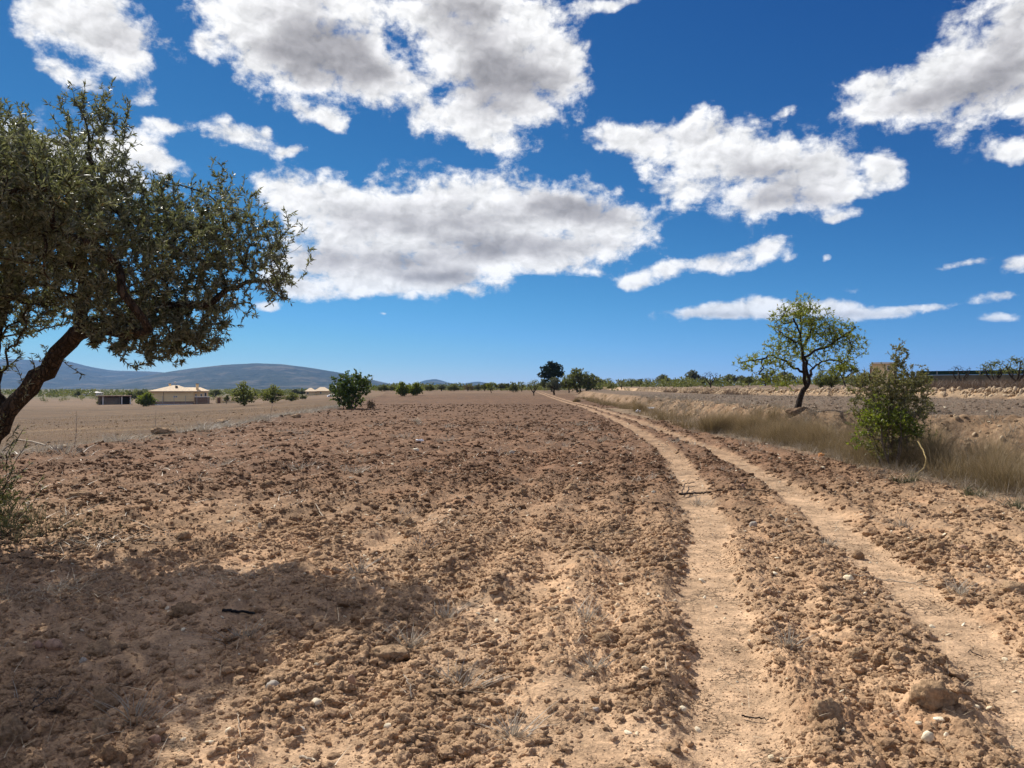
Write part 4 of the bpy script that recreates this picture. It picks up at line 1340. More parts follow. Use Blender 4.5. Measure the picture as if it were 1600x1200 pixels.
proto('pine', 'pine_tree', LEAF_PINE, BARK_ALMOND, pine_l, [(-1.6, 0, 4.2, 1.3, 1.2, .9), (1.6, .1, 4.3, 1.3, 1.2, .9), (0, 1.2, 4.8, 1.5, 1.2, 1.0), (0, -1.2, 4.7, 1.5, 1.2, 1.0), (-1.2, 0, 5.6, 1.2, 1.1, .9), (1.2, 0, 5.7, 1.2, 1.1, .9), (.1, 0, 6.5, 1.3, 1.2, .8), (0, 0, 3.4, 1.6, 1.4, .6), (-1.0, 0, 2.7, .9, .8, .5, .6), (.9, 0, 2.7, .9, .8, .5, .6)],
      (60, 700), (.32, .13), 18, .2, 7.2, 5.6, steps=(.35, .3))

FAR = [
    # kind, x, foot y, width, height (pixels), distance span, label
    ('pine', 862, 612, 34, 46, (150, 260), 'dark round crowned pine rising above the other trees at the end of the track'),
    ('bush', 907, 612, 54, 35, (110, 200), 'wide dense olive bush at the end of the track, right of the dark pine'),
    ('sparse', 889, 613, 26, 30, (100, 170), 'green tree with a short trunk at the left edge of the wide olive'),
    ('olive', 866, 617, 21, 27, (90, 150), 'small dark olive with a thick trunk standing under the pine'),
    ('sparse', 834, 618, 22, 25, (90, 150), 'small vase shaped green almond tree just left of the olive under the pine'),
    ('almond', 851, 609, 18, 18, (150, 240), 'green tree filling the gap between the vase shaped almond and the pine'),
    ('sparse', 815, 612, 14, 16, (130, 240), 'small green tree left of the vase shaped almond, beside a grey green one'),
    ('bush', 803, 613, 13, 15, (130, 240), 'grey green bush left of the two small green almonds'),
    ('leaning', 768, 614, 18, 17, (120, 220), 'small bright almond tree standing out in front of the dark row left of the pine'),
    ('brown', 733, 611, 17, 11, (140, 240), 'round russet brown bush on the rim of the ploughed field'),
    ('bush', 708, 611, 17, 10, (150, 250), 'dark low bush on the field rim left of the russet bush'),
    ('olive', 690, 611, 13, 10, (150, 260), 'small dark olive tree between the paired green bushes and the russet bush'),
    ('bush', 671, 611, 14, 10, (150, 260), 'dark low bush right beside the paired green bushes'),
    ('olive', 747, 611, 10, 10, (160, 260), 'tiny dark olive tree just right of the russet bush'),
    ('almond', 757, 611, 13, 12, (160, 260), 'dark brownish tree between the russet bush and the bright small almond'),
    ('olive', 783, 610, 15, 11, (190, 280), 'dusky olive tree right behind the bright small almond'),
    ('almond', 792, 610, 12, 11, (190, 280), 'dusky tree next to the grey green bush, on its left'),
    ('green', 629, 619, 19, 22, (100, 200), 'left one of the paired bright green bushes on the field border'),
    ('green', 649, 618, 21, 20, (100, 200), 'right one of the paired bright green bushes on the field border'),
    ('brown', 580, 640, 12, 16, (55, 75), 'thin brown dead bush at the right foot of the broad leaved bush'),
    ('bush', 599, 612, 16, 10, (190, 300), 'small dark bush right behind the broad leaved bush'),
    ('bush', 613, 611, 13, 8, (190, 300), 'low dark bush between the broad leaved bush and the paired green bushes'),
    ('loose', 425, 630, 34, 28, (120, 200), 'thin leaning almond tree in the stubble left of the broad leaved bush'),
    ('loose', 382, 634, 36, 37, (110, 190), 'round green almond tree in the stubble right of the yellow house'),
    ('loose', 455, 627, 22, 14, (130, 200), 'low spreading green tree left of the far roofs'),
    ('olive', 461, 616, 14, 11, (230, 320), 'dark round tree just left of the far roofs'),
    ('olive', 472, 616, 10, 9, (230, 320), 'small dark tree touching the left end of the far roofs'),
    ('bush', 474, 624, 10, 7, (150, 220), 'small grey bush in the stubble below the far roofs'),
    ('green', 229, 635, 26, 21, (110, 180), 'bright green leafy bush at the left corner of the yellow house'),
    ('bush', 160, 632, 16, 8, (150, 200), 'low dark bush in front of the open shed'),
    ('almond', 336, 616, 20, 12, (230, 320), 'green tree behind the right end of the yellow house'),
    ('bush', 222, 622, 26, 12, (230, 320), 'bushy green trees between the open shed and the yellow house'),
    ('almond', 121, 622, 11, 11, (260, 340), 'single green tree out on the plain left of the open shed'),
    ('bush', 206, 624, 18, 11, (230, 320), 'grey green bush right behind the open shed'),
    ('almond', 354, 634, 9, 14, (150, 220), 'small dark green tree beside the garden gate'),
    # right of the wide olive
    ('olive', 938, 604, 18, 12, (120, 280), 'dark tree at the right foot of the wide olive'),
    ('sparse', 950, 604, 16, 14, (120, 280), 'dark green almond tree second to the right from the wide olive'),
    ('bush', 957, 608, 15, 8, (100, 250), 'round grey bush standing before the trees right of the wide olive'),
    ('bare', 971, 608, 15, 15, (100, 250), 'dark almost leafless almond tree right of the round grey bush'),
    ('sparse', 987, 605, 18, 14, (110, 280), 'green almond tree right of the almost leafless one'),
    ('almond', 999, 605, 15, 13, (110, 280), 'thinner green almond tree where the two terraces meet at the far end'),
    ('bare', 1014, 603, 18, 14, (110, 280), 'twiggy bare almond tree left of the round one on the upper terrace'),
    ('olive', 1036, 602, 20, 18, (110, 280), 'round green tree on the upper terrace with a brown bush on its right'),
    ('brown', 1052, 604, 11, 10, (110, 280), 'brown bush between two rounded trees on the upper terrace'),
    ('olive', 1082, 602, 22, 24, (100, 280), 'upright green tree, tallest on the terrace left of the near almond tree'),
    ('olive', 1098, 602, 14, 14, (100, 280), 'small dark tree between the upright tree and the bare forked almond'),
    ('bare', 1110, 606, 24, 26, (90, 250), 'bare forked almond tree standing left of the near almond tree'),
    ('bush', 1119, 601, 14, 12, (100, 280), 'green bush right behind the bare forked almond'),
    ('olive', 1141, 601, 24, 17, (100, 280), 'wide rounded olive behind the left branches of the near almond tree'),
    ('olive', 1158, 601, 18, 15, (100, 280), 'dark olive behind the lowest left branch tips of the near almond tree'),
    ('almond', 1169, 604, 16, 16, (100, 280), 'tree with a slanting dark trunk behind the drooping left branch of the near almond'),
    ('olive', 1196, 603, 18, 18, (90, 280), 'dark tree seen through the left half of the near almond'),
    ('olive', 1226, 600, 30, 20, (120, 280), 'dark spreading tree directly behind the trunk of the near almond'),
    ('loose', 1283, 606, 24, 26, (90, 250), 'yellowish green tree just right of the near almond trunk'),
    ('loose', 1299, 606, 26, 32, (90, 250), 'dark trunked almond behind the right branches of the near almond'),
    ('leaning', 1321, 604, 34, 38, (80, 220), 'bright green almond with a forked trunk left of the tall dull shrub'),
    ('bush', 1345, 606, 22, 20, (80, 220), 'grey green bush left behind the tall dull shrub'),
    ('bare', 1501, 603, 34, 36, (55, 75), 'bare black branched almond tree on the stony upper terrace'),
    ('sparse', 1553, 603, 42, 44, (55, 72), 'leafy almond tree on the upper terrace, left one of the pair at the right edge'),
    ('sparse', 1589, 604, 44, 50, (52, 66), 'leafy almond tree at the right edge whose crown meets its left neighbour'),
    ('bush', 1450, 606, 30, 20, (58, 75), 'dark bush right behind the tall dull shrub below the green net fence'),
]
for k_, (kind, px, py, w, h, span, label) in enumerate(FAR):
    pr = PROTO[kind]
    if not pr[3]:
        o = pr[0]; pr[3] = True
    else:
        o = copy_tree(pr[0])
    p = on_ray(px, py, *span)
    S = p[1] / F_PX
    o.location = (p[0], p[1], float(p[2]) - .05)
    sx = w * S / pr[2]; sz = (h * S) / pr[1]
    o.scale = (sx, (sx + sz) / 2, sz)
    o.rotation_euler = (0, 0, (0.0, math.pi)[k_ % 2] if kind not in ('leaning', 'bare') else 0.0)
    cat = 'tree' if pr[0].name.split('.')[0].endswith('tree') else 'bush'
    tag(o, label, cat, 'trees and bushes in the distance')

# a belt of groves far out on the plain reads as one mass
def build_groves():
    rng = np.random.default_rng(55)
    B, D, L, T = [], [], [], []
    n = 2600
    d = 430 + 1300 * rng.random(n) ** 1.3
    a = np.radians(rng.random(n) * 76 - 38)
    x = np.sin(a) * d; y = np.cos(a) * d
    keep = fbm(x / 140., y / 60., 3, .5, 71) + np.where(x < -60, .25, .02) > .05
    x, y, d = x[keep], y[keep], d[keep]
    z = base_height(x, y)
    for i in range(len(x)):
        h = 1.8 + 1.6 * rng.random(); w = h * (.7 + .5 * rng.random())
        m = 26
        v = rng.normal(size=(m, 3)); v /= np.linalg.norm(v, axis=1)[:, None]
        v *= (rng.random(m) ** .35)[:, None]
        B.append(np.array([x[i], y[i], z[i] + h * .52]) + v * np.array([w * .55, w * .55, h * .5]))
        D.append(v + rng.normal(size=(m, 3)) * .6); L.append(np.full(m, h * .42)); T.append(np.clip(rng.random() + rng.normal(size=m) * .2, 0, 1))
    me = leaf_mesh(np.concatenate(B), np.concatenate(D), np.concatenate(L), np.concatenate(L) * .6, rng, 'far_groves', LEAF_MID, np.concatenate(T))
    tag(obj('far_groves', me), kind='stuff')
build_groves()

# low scrub and far orchards that close the view along the rim of the fields: nobody could count them
def build_scrub():
    rng = np.random.default_rng(91)
    B, D, L, T = [], [], [], []
    for px0, px1, d0, d1, n, h0, h1 in ((585, 1010, 235, 330, 420, 1.0, 2.7), (930, 1360, 150, 300, 420, .8, 2.6), (640, 860, 215, 260, 90, .5, 1.4), (0, 620, 330, 520, 420, 1.2, 3.0), (60, 480, 215, 300, 90, .6, 1.6), (1330, 1480, 95, 200, 60, .8, 2.2)):
        px = px0 + (px1 - px0) * rng.random(n); d = d0 + (d1 - d0) * rng.random(n)
        x = (px - 800) / F_PX * d
        k = rng.random(n) < np.clip(.65 + 1.3 * fbm(px / 22., d / 60., 2, .5, 93), .1, 1)
        x, d = x[k], d[k]
        z = base_height(x, d)
        for i in range(len(x)):
            h = h0 + (h1 - h0) * rng.random() ** 1.4; w = h * (.8 + .9 * rng.random())
            m = 44
            v = rng.normal(size=(m, 3)); v /= np.linalg.norm(v, axis=1)[:, None]
            v *= (rng.random(m) ** .4)[:, None]
            B.append(np.array([x[i], d[i], z[i] + h * .46]) + v * np.array([w * .55, w * .55, h * .5]))
            D.append(v + rng.normal(size=(m, 3)) * .7); L.append(np.full(m, h * .32)); T.append(np.clip(rng.random() * .9 + rng.normal(size=m) * .15, 0, 1))
    L = np.concatenate(L)
    tag(obj('far_scrub', leaf_mesh(np.concatenate(B), np.concatenate(D), L, L * .5, rng, 'far_scrub', LEAF_MID, np.concatenate(T))), kind='stuff')
build_scrub()

# ------------------------------------------------------------------ buildings
def plain_mat(name, rgb, rough=0.85, scale=6.0, var=0.12, spec=0.2):
    m, N, out = new_mat(name)
    pos = N.n('ShaderNodeTexCoord').outputs['Object']
    g = N.noise(pos, scale, 6, 0.6)
    c = N.vmath('SCALE', rgb)
    N.put(c.node.inputs['Scale'], N.smooth(g, 0.25, 0.75, 1 - var, 1 + var))
    principled(N, out, c, rough, spec, bump(N, g, 0.25, 0.01))
    return m
PLASTER = plain_mat('ochre_plaster', (0.88, 0.66, 0.36), var=.06, scale=1.2)
PLINTH = plain_mat('brown_plinth', (0.23, 0.15, 0.11))
TILES = plain_mat('pale_roof_tiles', (0.60, 0.46, 0.31), scale=3.0, var=.22)
WHITE = plain_mat('whitewash', (0.78, 0.74, 0.68), var=.05)
DARK = plain_mat('dark_opening', (0.035, 0.03, 0.028), rough=.35, spec=.5)
BRICK = plain_mat('brown_brickwork', (0.24, 0.15, 0.10), scale=4, var=.3)
BLOCK = plain_mat('grey_blockwork', (0.30, 0.24, 0.18), scale=3, var=.2)
RUST = plain_mat('rusty_sheet', (0.22, 0.12, 0.08), scale=3, var=.3)
NET = plain_mat('green_net', (0.012, 0.035, 0.024), rough=.8)
GREYGREEN = plain_mat('weathered_render', (0.13, 0.115, 0.08), scale=1.0, var=.2)
STEEL = plain_mat('galvanised_post', (0.35, 0.35, 0.34), rough=.5)

def box(name, x0, x1, y0, y1, z0, z1, mat, parent):
    V = [(x0, y0, z0), (x1, y0, z0), (x1, y1, z0), (x0, y1, z0), (x0, y0, z1), (x1, y0, z1), (x1, y1, z1), (x0, y1, z1)]
    F = [(0, 3, 2, 1), (4, 5, 6, 7), (0, 1, 5, 4), (1, 2, 6, 5), (2, 3, 7, 6), (3, 0, 4, 7)]
    return obj(name, mesh_from(V, [F], False, name, [mat]), parent)

def hip(name, x0, x1, y0, y1, z, h, rx0, rx1, mat, parent, t=.14):
    """hip roof with a ridge from rx0 to rx1 and a thick eave"""
    ym = (y0 + y1) / 2
    V = [(x0, y0, z), (x1, y0, z), (x1, y1, z), (x0, y1, z), (x0, y0, z + t), (x1, y0, z + t), (x1, y1, z + t), (x0, y1, z + t), (rx0, ym, z + h), (rx1, ym, z + h)]
    F4 = [(0, 3, 2, 1), (0, 1, 5, 4), (1, 2, 6, 5), (2, 3, 7, 6), (3, 0, 4, 7), (4, 5, 9, 8), (6, 7, 8, 9)]
    F3 = [(5, 6, 9), (7, 4, 8)]
    return obj(name, mesh_from(V, [F4, F3], False, name, [mat]), parent)

def window(x0, x1, y, z0, z1, parent, bars=1):
    """frame standing 3 cm proud of the wall, dark pane inside it"""
    w = .07
    V, F = [], []
    def bx(a0, a1, c0, c1, d0, d1):
        o = len(V)
        V.extend([(a0, d0, c0), (a1, d0, c0), (a1, d1, c0), (a0, d1, c0), (a0, d0, c1), (a1, d0, c1), (a1, d1, c1), (a0, d1, c1)])
        F.extend([tuple(i + o for i in f) for f in ((0, 3, 2, 1), (4, 5, 6, 7), (0, 1, 5, 4), (1, 2, 6, 5), (2, 3, 7, 6), (3, 0, 4, 7))])
    bx(x0 - w, x0, z0, z1, y - .05, y + .01); bx(x1, x1 + w, z0, z1, y - .05, y + .01)
    bx(x0 - w, x1 + w, z1, z1 + w, y - .052, y + .01); bx(x0 - w, x1 + w, z0 - w, z0, y - .07, y + .01)
    fr = obj('window', mesh_from(V, [F], False, 'window', [WHITE]), parent)
    V2 = [(x0, y - .012, z0), (x1, y - .012, z0), (x1, y - .012, z1), (x0, y - .012, z1)]
    obj('pane', mesh_from(V2, [[(0, 1, 2, 3)]], False, 'pane', [DARK]), fr)

def build_house():
    p = on_ray(281, 632, 120, 230)
    d = p[1]; S = d / F_PX
    th = math.atan2(-p[0], p[1])                            # it faces the field, square on to the track's near end
    def put(dx, dy):
        return (p[0] + dx * math.cos(th) - dy * math.sin(th), p[1] + dx * math.sin(th) + dy * math.cos(th), float(p[2]) - .1)
    root = empty('country_house', (p[0], p[1], float(p[2]) - .1), th)
    tag(root, 'single storey yellow ochre country house with pale hip roof and two chimneys', 'house')
    X = lambda px: (px - 281) * S
    Z = lambda py: (632 - py) * S + .1
    dep = 9.0
    box('wall', X(238), X(301), 0, dep, 0, Z(612), PLASTER, root)
    box('plinth', X(238) - .05, X(301) + .05, -.06, dep, 0, Z(627.2), PLINTH, root)
    box('wing_wall', X(301), X(323), 2.4, dep + 1, 0, Z(612), PLASTER, root)
    box('terrace', X(246), X(300), -1.2, -.062, -.1, Z(631), WHITE, root)
    r = hip('roof', X(236), X(303), -.5, dep + .5, Z(612), Z(601.8) - Z(612), X(271), X(279), TILES, root)
    r2 = hip('wing_roof', X(262), X(325.5), 2.0, dep + 1.6, Z(612) + .003, Z(605.2) - Z(612), X(276), X(312), TILES, root)
    c1 = box('chimney', X(264.5), X(268), 6.6, 7.4, Z(606), Z(599.8), PLASTER, root)
    box('chimney_cap', X(264.1), X(268.4), 6.5, 7.5, Z(599.8), Z(599), PLINTH, c1)
    c2 = box('chimney', X(304.7), X(308.8), 3.6, 4.4, Z(609), Z(600), PLASTER, root)
    box('chimney_cap', X(304.3), X(309.2), 3.5, 4.5, Z(600), Z(599), PLINTH, c2)
    sk = box('skylight', X(274.2), X(278), 2.2, 2.9, Z(605.4), Z(602.8), DARK, root)
    window(X(272.2), X(273.9), 0, Z(620.6), Z(619), root)
    window(X(275.2), X(276.9), 0, Z(620.6), Z(619), root)
    window(X(304), X(305.3), 2.4, Z(619.5), Z(616), root)
    window(X(311.5), X(313.5), 2.4, Z(619.5), Z(616), root)
    window(X(317.5), X(320.2), 2.4, Z(619.5), Z(614), root)
    V, F = tube_path([(X(258), -.05, Z(627)), (X(258), -.05, Z(612.5))], .05, 6)
    obj('drainpipe', mesh_from(V, [F], True, 'drainpipe', [PLINTH]), root)
    # walled yard on its right, standing on its own
    y = empty('yard_wall', put(X(313), -1.6), th)
    tag(y, 'brown garden wall with white coping before the right end of the yellow house', 'wall')
    w2 = (324 - 302) / 2 * S
    box('brickwork', -w2, w2, 0, .25, 0, Z(620.6), BRICK, y)
    box('coping', -w2 - .06, w2 + .06, -.05, .3, Z(620.6), Z(619.7), WHITE, y)
    g = empty('garden_gate', put(X(339.5), 1), th)
    tag(g, 'dark garden gate between two cream pillars right of the yellow house', 'gate')
    box('pillar', X(333.6) - X(339.5), X(336) - X(339.5), 0, .5, 0, Z(620), PLASTER, g)
    box('pillar', X(341.4) - X(339.5), X(344) - X(339.5), 0, .5, 0, Z(619.5), PLASTER, g)
    box('gate_leaf', X(336) - X(339.5) + .02, X(341.4) - X(339.5) - .02, .2, .26, .1, Z(621.5), RUST, g)
    f = empty('boundary_wall', put(X(356), 1.5), th)
    tag(f, 'low cream boundary wall running right from the garden gate', 'wall')
    box('wall_face', X(344) - X(356) + .03, X(372) - X(356), 0, .2, 0, Z(626.5), PLASTER, f)
    box('coping', X(344) - X(356) + .03, X(372) - X(356), -.04, .24, Z(626.5), Z(626), WHITE, f)
    V, F = tube_path([(X(274), 5.2, Z(603)), (X(274), 5.2, Z(596.5))], .05, 5)
    an = obj('aerial_mast', mesh_from(V, [F], True, 'aerial_mast', [STEEL]), root)
    V, F = tube_path([(X(272.6), 5.2, Z(597.2)), (X(275.6), 5.2, Z(597.2))], .12, 5)
    obj('aerial', mesh_from(V, [F], True, 'aerial', [STEEL]), an)
    # wire fence along the garden in front of the house
    wf = empty('wire_fence', put(X(241), -5.0), th)
    tag(wf, 'thin wire fence on slim posts in front of the yellow house', 'fence')
    for k in range(6):
        V, F = tube_path([(k * 2.15, 0, -.1), (k * 2.15, 0, 2.0)], .045, 5)
        obj('post', mesh_from(V, [F], True, 'post', [STEEL]), wf)
    for zz in (.6, 1.2, 1.8):
        V, F = tube_path([(0, 0, zz), (10.75, 0, zz)], .008, 4)
        obj('wire', mesh_from(V, [F], True, 'wire', [STEEL]), wf)
    # masts on the hilltop
    for px, lab in ((426, 'left one of two thin masts on the hilltop right of the house'), (434, 'right one of two thin masts on the hilltop right of the house')):
        q = ((px - 800) / F_PX * 6050, 6050.0, CAM_H + (HORIZON - 571) / F_PX * 6050)
        V, F = tube_path([(0, 0, -6), (0, 0, 26)], [1.1, .5], 5)
        tag(obj('radio_mast', mesh_from(V, [F], True, 'radio_mast', [STEEL]), None, q), lab, 'mast', 'masts on the hilltop')
    # the open shed
    q = on_ray(178, 632, 120, 220)
    S2 = q[1] / F_PX
    s = empty('open_shed', (q[0], q[1], float(q[2]) - .1), math.atan2(-q[0], q[1]))
    tag(s, 'long low open fronted shed with flat roof left of the yellow house', 'shed')
    X2 = lambda px: (px - 178) * S2
    Z2 = lambda py: (632 - py) * S2 + .1
    box('back_wall', X2(156), X2(201), 3.6, 3.8, 0, Z2(619.4), BLOCK, s)
    box('side_wall', X2(200.8), X2(201.8), .1, 3.598, 0, Z2(619.4), RUST, s)
    box('partition', X2(185.2), X2(186.4), .1, 3.598, 0, Z2(619.4), BLOCK, s)
    box('screen_wall', X2(164.5), X2(185), .8, .95, 0, Z2(621.5), BLOCK, s)
    box('roof', X2(152.5), X2(203), -.6, 4.2, Z2(619.4), Z2(618.2), RUST, s)
    for px in (163, 189, 201.2):
        box('post', X2(px) - .12, X2(px) + .12, -.3, -.06, 0, Z2(619.4), WHITE, s)
    # further houses
    q = at_dist(497, 320.0)
    S3 = q[1] / F_PX
    h = empty('far_house', (q[0], q[1], float(q[2]) - .1), math.atan2(-q[0], q[1]))
    tag(h, 'distant house with two pale hip roofs, left of the broad leaved bush', 'house')
    X3 = lambda px: (px - 497) * S3
    zb = float(q[2])
    Z3 = lambda py: CAM_H + (HORIZON - py) * S3 - zb
    box('wall', X3(478), X3(493), 0, 8, 0, Z3(611.5), PLASTER, h)
    box('wall', X3(493), X3(516), 1.5, 11, 0, Z3(611), PLASTER, h)
    hip('roof', X3(476.5), X3(495), -.6, 8.6, Z3(611.5), 1.55, X3(484), X3(487), TILES, h)
    hip('roof', X3(490), X3(517.5), 1.0, 11.6, Z3(611), 1.75, X3(500), X3(507), TILES, h)
    window(X3(480), X3(482.5), 0, Z3(615), Z3(612.8), h)
    window(X3(500), X3(502), 1.5, Z3(614.5), Z3(612.5), h)
    # white low building far out on the plain, seen left of the shed
    q = at_dist(140, 420.0)
    f = empty('white_shed', (q[0], q[1], float(q[2])))
    tag(f, 'tiny long white building far out on the plain at the foot of the hills', 'building')
    box('wall', -4.5, 4.5, 0, 5, 0, 1.6, WHITE, f)
    hip('roof', -4.9, 4.9, -.4, 5.4, 1.6, .7, -3, 3, WHITE, f)

def tube_path(pts, r, sides=6):
    pts = np.asarray(pts, float)
    r = np.full(len(pts), r) if np.ndim(r) == 0 else np.asarray(r)
    tan = np.gradient(pts, axis=0); tan /= np.linalg.norm(tan, axis=1)[:, None] + 1e-9
    u = np.cross(tan[0], [.31, .52, .8]); u /= np.linalg.norm(u) + 1e-9
    th = np.arange(sides) / sides * 2 * np.pi
    ring = []
    for k in range(len(pts)):
        u = u - tan[k] * (u @ tan[k]); u /= np.linalg.norm(u) + 1e-9
        w = np.cross(tan[k], u)
        ring.append(pts[k] + r[k] * (np.cos(th)[:, None] * u + np.sin(th)[:, None] * w))
    a = np.arange(len(pts) - 1)[:, None] * sides; b = np.arange(sides)[None]; b2 = (b + 1) % sides
    return np.concatenate(ring), np.stack([a + b, a + b2, a + sides + b2, a + sides + b], -1).reshape(-1, 4)

def build_right_side():
    # cream outbuilding showing behind the tall shrub
    d = 92.0
    q = at_dist(1381, d); S = d / F_PX; zb = float(q[2])
    b = empty('outbuilding', (q[0], q[1], zb - .1), math.atan2(-q[0], q[1]))
    tag(b, 'cream flat roofed outbuilding half hidden behind the top of the tall shrub', 'building')
    X = lambda px: (px - 1381) * S
    Z = lambda py: CAM_H + (HORIZON - py) * S - zb + .1
    box('wall', X(1364), X(1398), 0, 5, 0, Z(568.5), PLASTER, b)
    box('brick_end', X(1361), X(1364) - .003, .2, 4, 0, Z(571), BRICK, b)
    box('roof_slab', X(1363), X(1399), -.3, 5.3, Z(568.5), Z(566), WHITE, b)
    window(X(1386), X(1390), 0, Z(578), Z(572), b)
    # long wall with a green net fence on top
    A = np.array([(1432 - 800) / F_PX * 90, 90.0]); B = np.array([(1760 - 800) / F_PX * 78, 78.0])
    L = float(np.linalg.norm(B - A)); an = math.atan2(B[1] - A[1], B[0] - A[0])
    za = CAM_H + (HORIZON - 590.0) / F_PX * 88
    f = empty('net_fence', (A[0], A[1], za), an)
    tag(f, 'long dark green net fence on a pale wall along the skyline at the right edge', 'fence')
    box('base_wall', 0, L, 0, .2, -1.4, .30, GREYGREEN, f)
    box('net', 0, L, .08, .11, .32, .78, NET, f)
    post = None
    for k in range(10):
        px = L * k / 9
        if post is None:
            post = box('post', -.03, .03, .03, .09, .31, .82, STEEL, f)
        else:
            c = post.copy(); COL.objects.link(c); c.parent = f; c.location = (px, 0, 0)
build_house()
build_right_side()

# ------------------------------------------------------------------ dry grass, weeds, straw
def stalk_material(name, lo, hi, tip=None, transl=.25, rough=.6):
    m, N, out = new_mat(name)
    c = N.mix(attr(N, 'tone', 2), lo, hi)
    if tip is not None:
        c = N.mix(N.smooth(attr(N, 'along', 2), .55, 1.0), c, tip)
    b = N.n('ShaderNodeBsdfPrincipled')
    N.put(b.inputs['Base Color'], c); b.inputs['Roughness'].default_value = rough; b.inputs['Specular IOR Level'].default_value = .25
    tr = N.n('ShaderNodeBsdfTranslucent'); N.put(tr.inputs[0], c)
    mx = N.n('ShaderNodeMixShader'); mx.inputs[0].default_value = transl
    N.t.links.new(b.outputs[0], mx.inputs[1]); N.t.links.new(tr.outputs[0], mx.inputs[2]); N.t.links.new(mx.outputs[0], out.inputs[0])
    return m
GRASS_DRY = stalk_material('dry_grass_stalk', (0.13, 0.096, 0.042), (0.30, 0.22, 0.11), (0.42, 0.31, 0.175))
GRASS_GREY = stalk_material('grey_weed_stalk', (0.20, 0.165, 0.125), (0.40, 0.34, 0.26))
GRASS_PALE = stalk_material('pale_dead_weed', (0.26, 0.22, 0.17), (0.52, 0.46, 0.37))
STUBBLE = stalk_material('stubble_stalk', (0.19, 0.125, 0.07), (0.38, 0.275, 0.155))
STRAW = stalk_material('straw_stalk', (0.38, 0.29, 0.18), (0.72, 0.60, 0.42), rough=.45)
WEED_GREEN = stalk_material('grey_green_weed', (0.05, 0.056, 0.026), (0.15, 0.145, 0.075), (0.20, 0.185, 0.10))
BRUSH = stalk_material('brown_brush', (0.10, 0.066, 0.045), (0.20, 0.14, 0.095))

LEAF_LITTER = leaf_material('fallen_leaf', (0.03, 0.022, 0.016), (0.10, 0.07, 0.045), None, .05, .7, .2)

def blades(x, y, z, h, w, lean, rng, segs=3, curl=.5, az=None, tone=None):
    """thin tapering curved stalks; returns vertices, faces and their attributes"""
    n = len(x)
    if az is None:
        az = rng.random(n) * 6.283
    dirx, diry = np.cos(az), np.sin(az)
    fa = rng.random(n) * 6.283
    sx, sy = np.cos(fa), np.sin(fa)
    V = []; al = []
    for k in range(segs + 1):
        t = k / segs
        out = lean * h * (t * (1 - curl) + curl * t * t)
        up = h * t * (1 - .35 * np.minimum(lean, 1.5) * t * curl)
        ww = w * (1 - t) * .5 + w * .06
        cx = x + dirx * out; cy = y + diry * out; cz = z + up
        V.append(np.stack([cx - sx * ww, cy - sy * ww, cz], 1)); V.append(np.stack([cx + sx * ww, cy + sy * ww, cz], 1))
        al += [t, t]
    m = 2 * (segs + 1)
    V = np.stack(V, 1).reshape(-1, 3)
    q = np.arange(n)[:, None] * m
    F = np.concatenate([q + np.array([[2 * k, 2 * k + 1, 2 * k + 3, 2 * k + 2]]) for k in range(segs)])
    t = rng.random(n) if tone is None else tone
    return V, F, np.repeat(t, m), np.tile(np.array(al), n)

def blade_object(name, parts, mat, kind='stuff'):
    V = []; F = []; T = []; A = []; o = 0
    for v, f, t, a in parts:
        V.append(v); F.append(f + o); T.append(t); A.append(a); o += len(v)
    me = mesh_from(np.concatenate(V), [np.concatenate(F)], True, name, [mat])
    float_attr(me, 'tone', np.concatenate(T)); float_attr(me, 'along', np.concatenate(A))
    ob = obj(name, me)
    if kind:
        tag(ob, kind=kind)
    return ob

def tuft_field(cx, cy, per, rad, h, w, rng, lean=.35, curl=.5, segs=3, tone_c=None):
    """stalks standing in tufts about the given centres (arrays)"""
    n = len(cx)
    per = np.full(n, per) if np.ndim(per) == 0 else per
    idx = np.repeat(np.arange(n), per)
    r = np.abs(rng.normal(size=len(idx))) * .55
    a = rng.random(len(idx)) * 6.283
    R = rad[idx] if np.ndim(rad) else rad
    x = cx[idx] + np.cos(a) * r * R; y = cy[idx] + np.sin(a) * r * R
    H = (h[idx] if np.ndim(h) else h) * (.45 + .65 * rng.random(len(idx))) * (1 - .35 * np.minimum(r, 1.2))
    W = (w[idx] if np.ndim(w) else w) * (.7 + .6 * rng.random(len(idx)))
    z = ground_height(x, y) - .01
    az = a + rng.normal(size=len(idx)) * .8
    tone = rng.random(len(idx)) * .6 + .4 * (rng.random(n)[idx] if tone_c is None else tone_c[idx])
    return blades(x, y, z, H, W, lean * (.4 + r) * (.5 + rng.random(len(idx))), rng, segs, curl, az, tone)

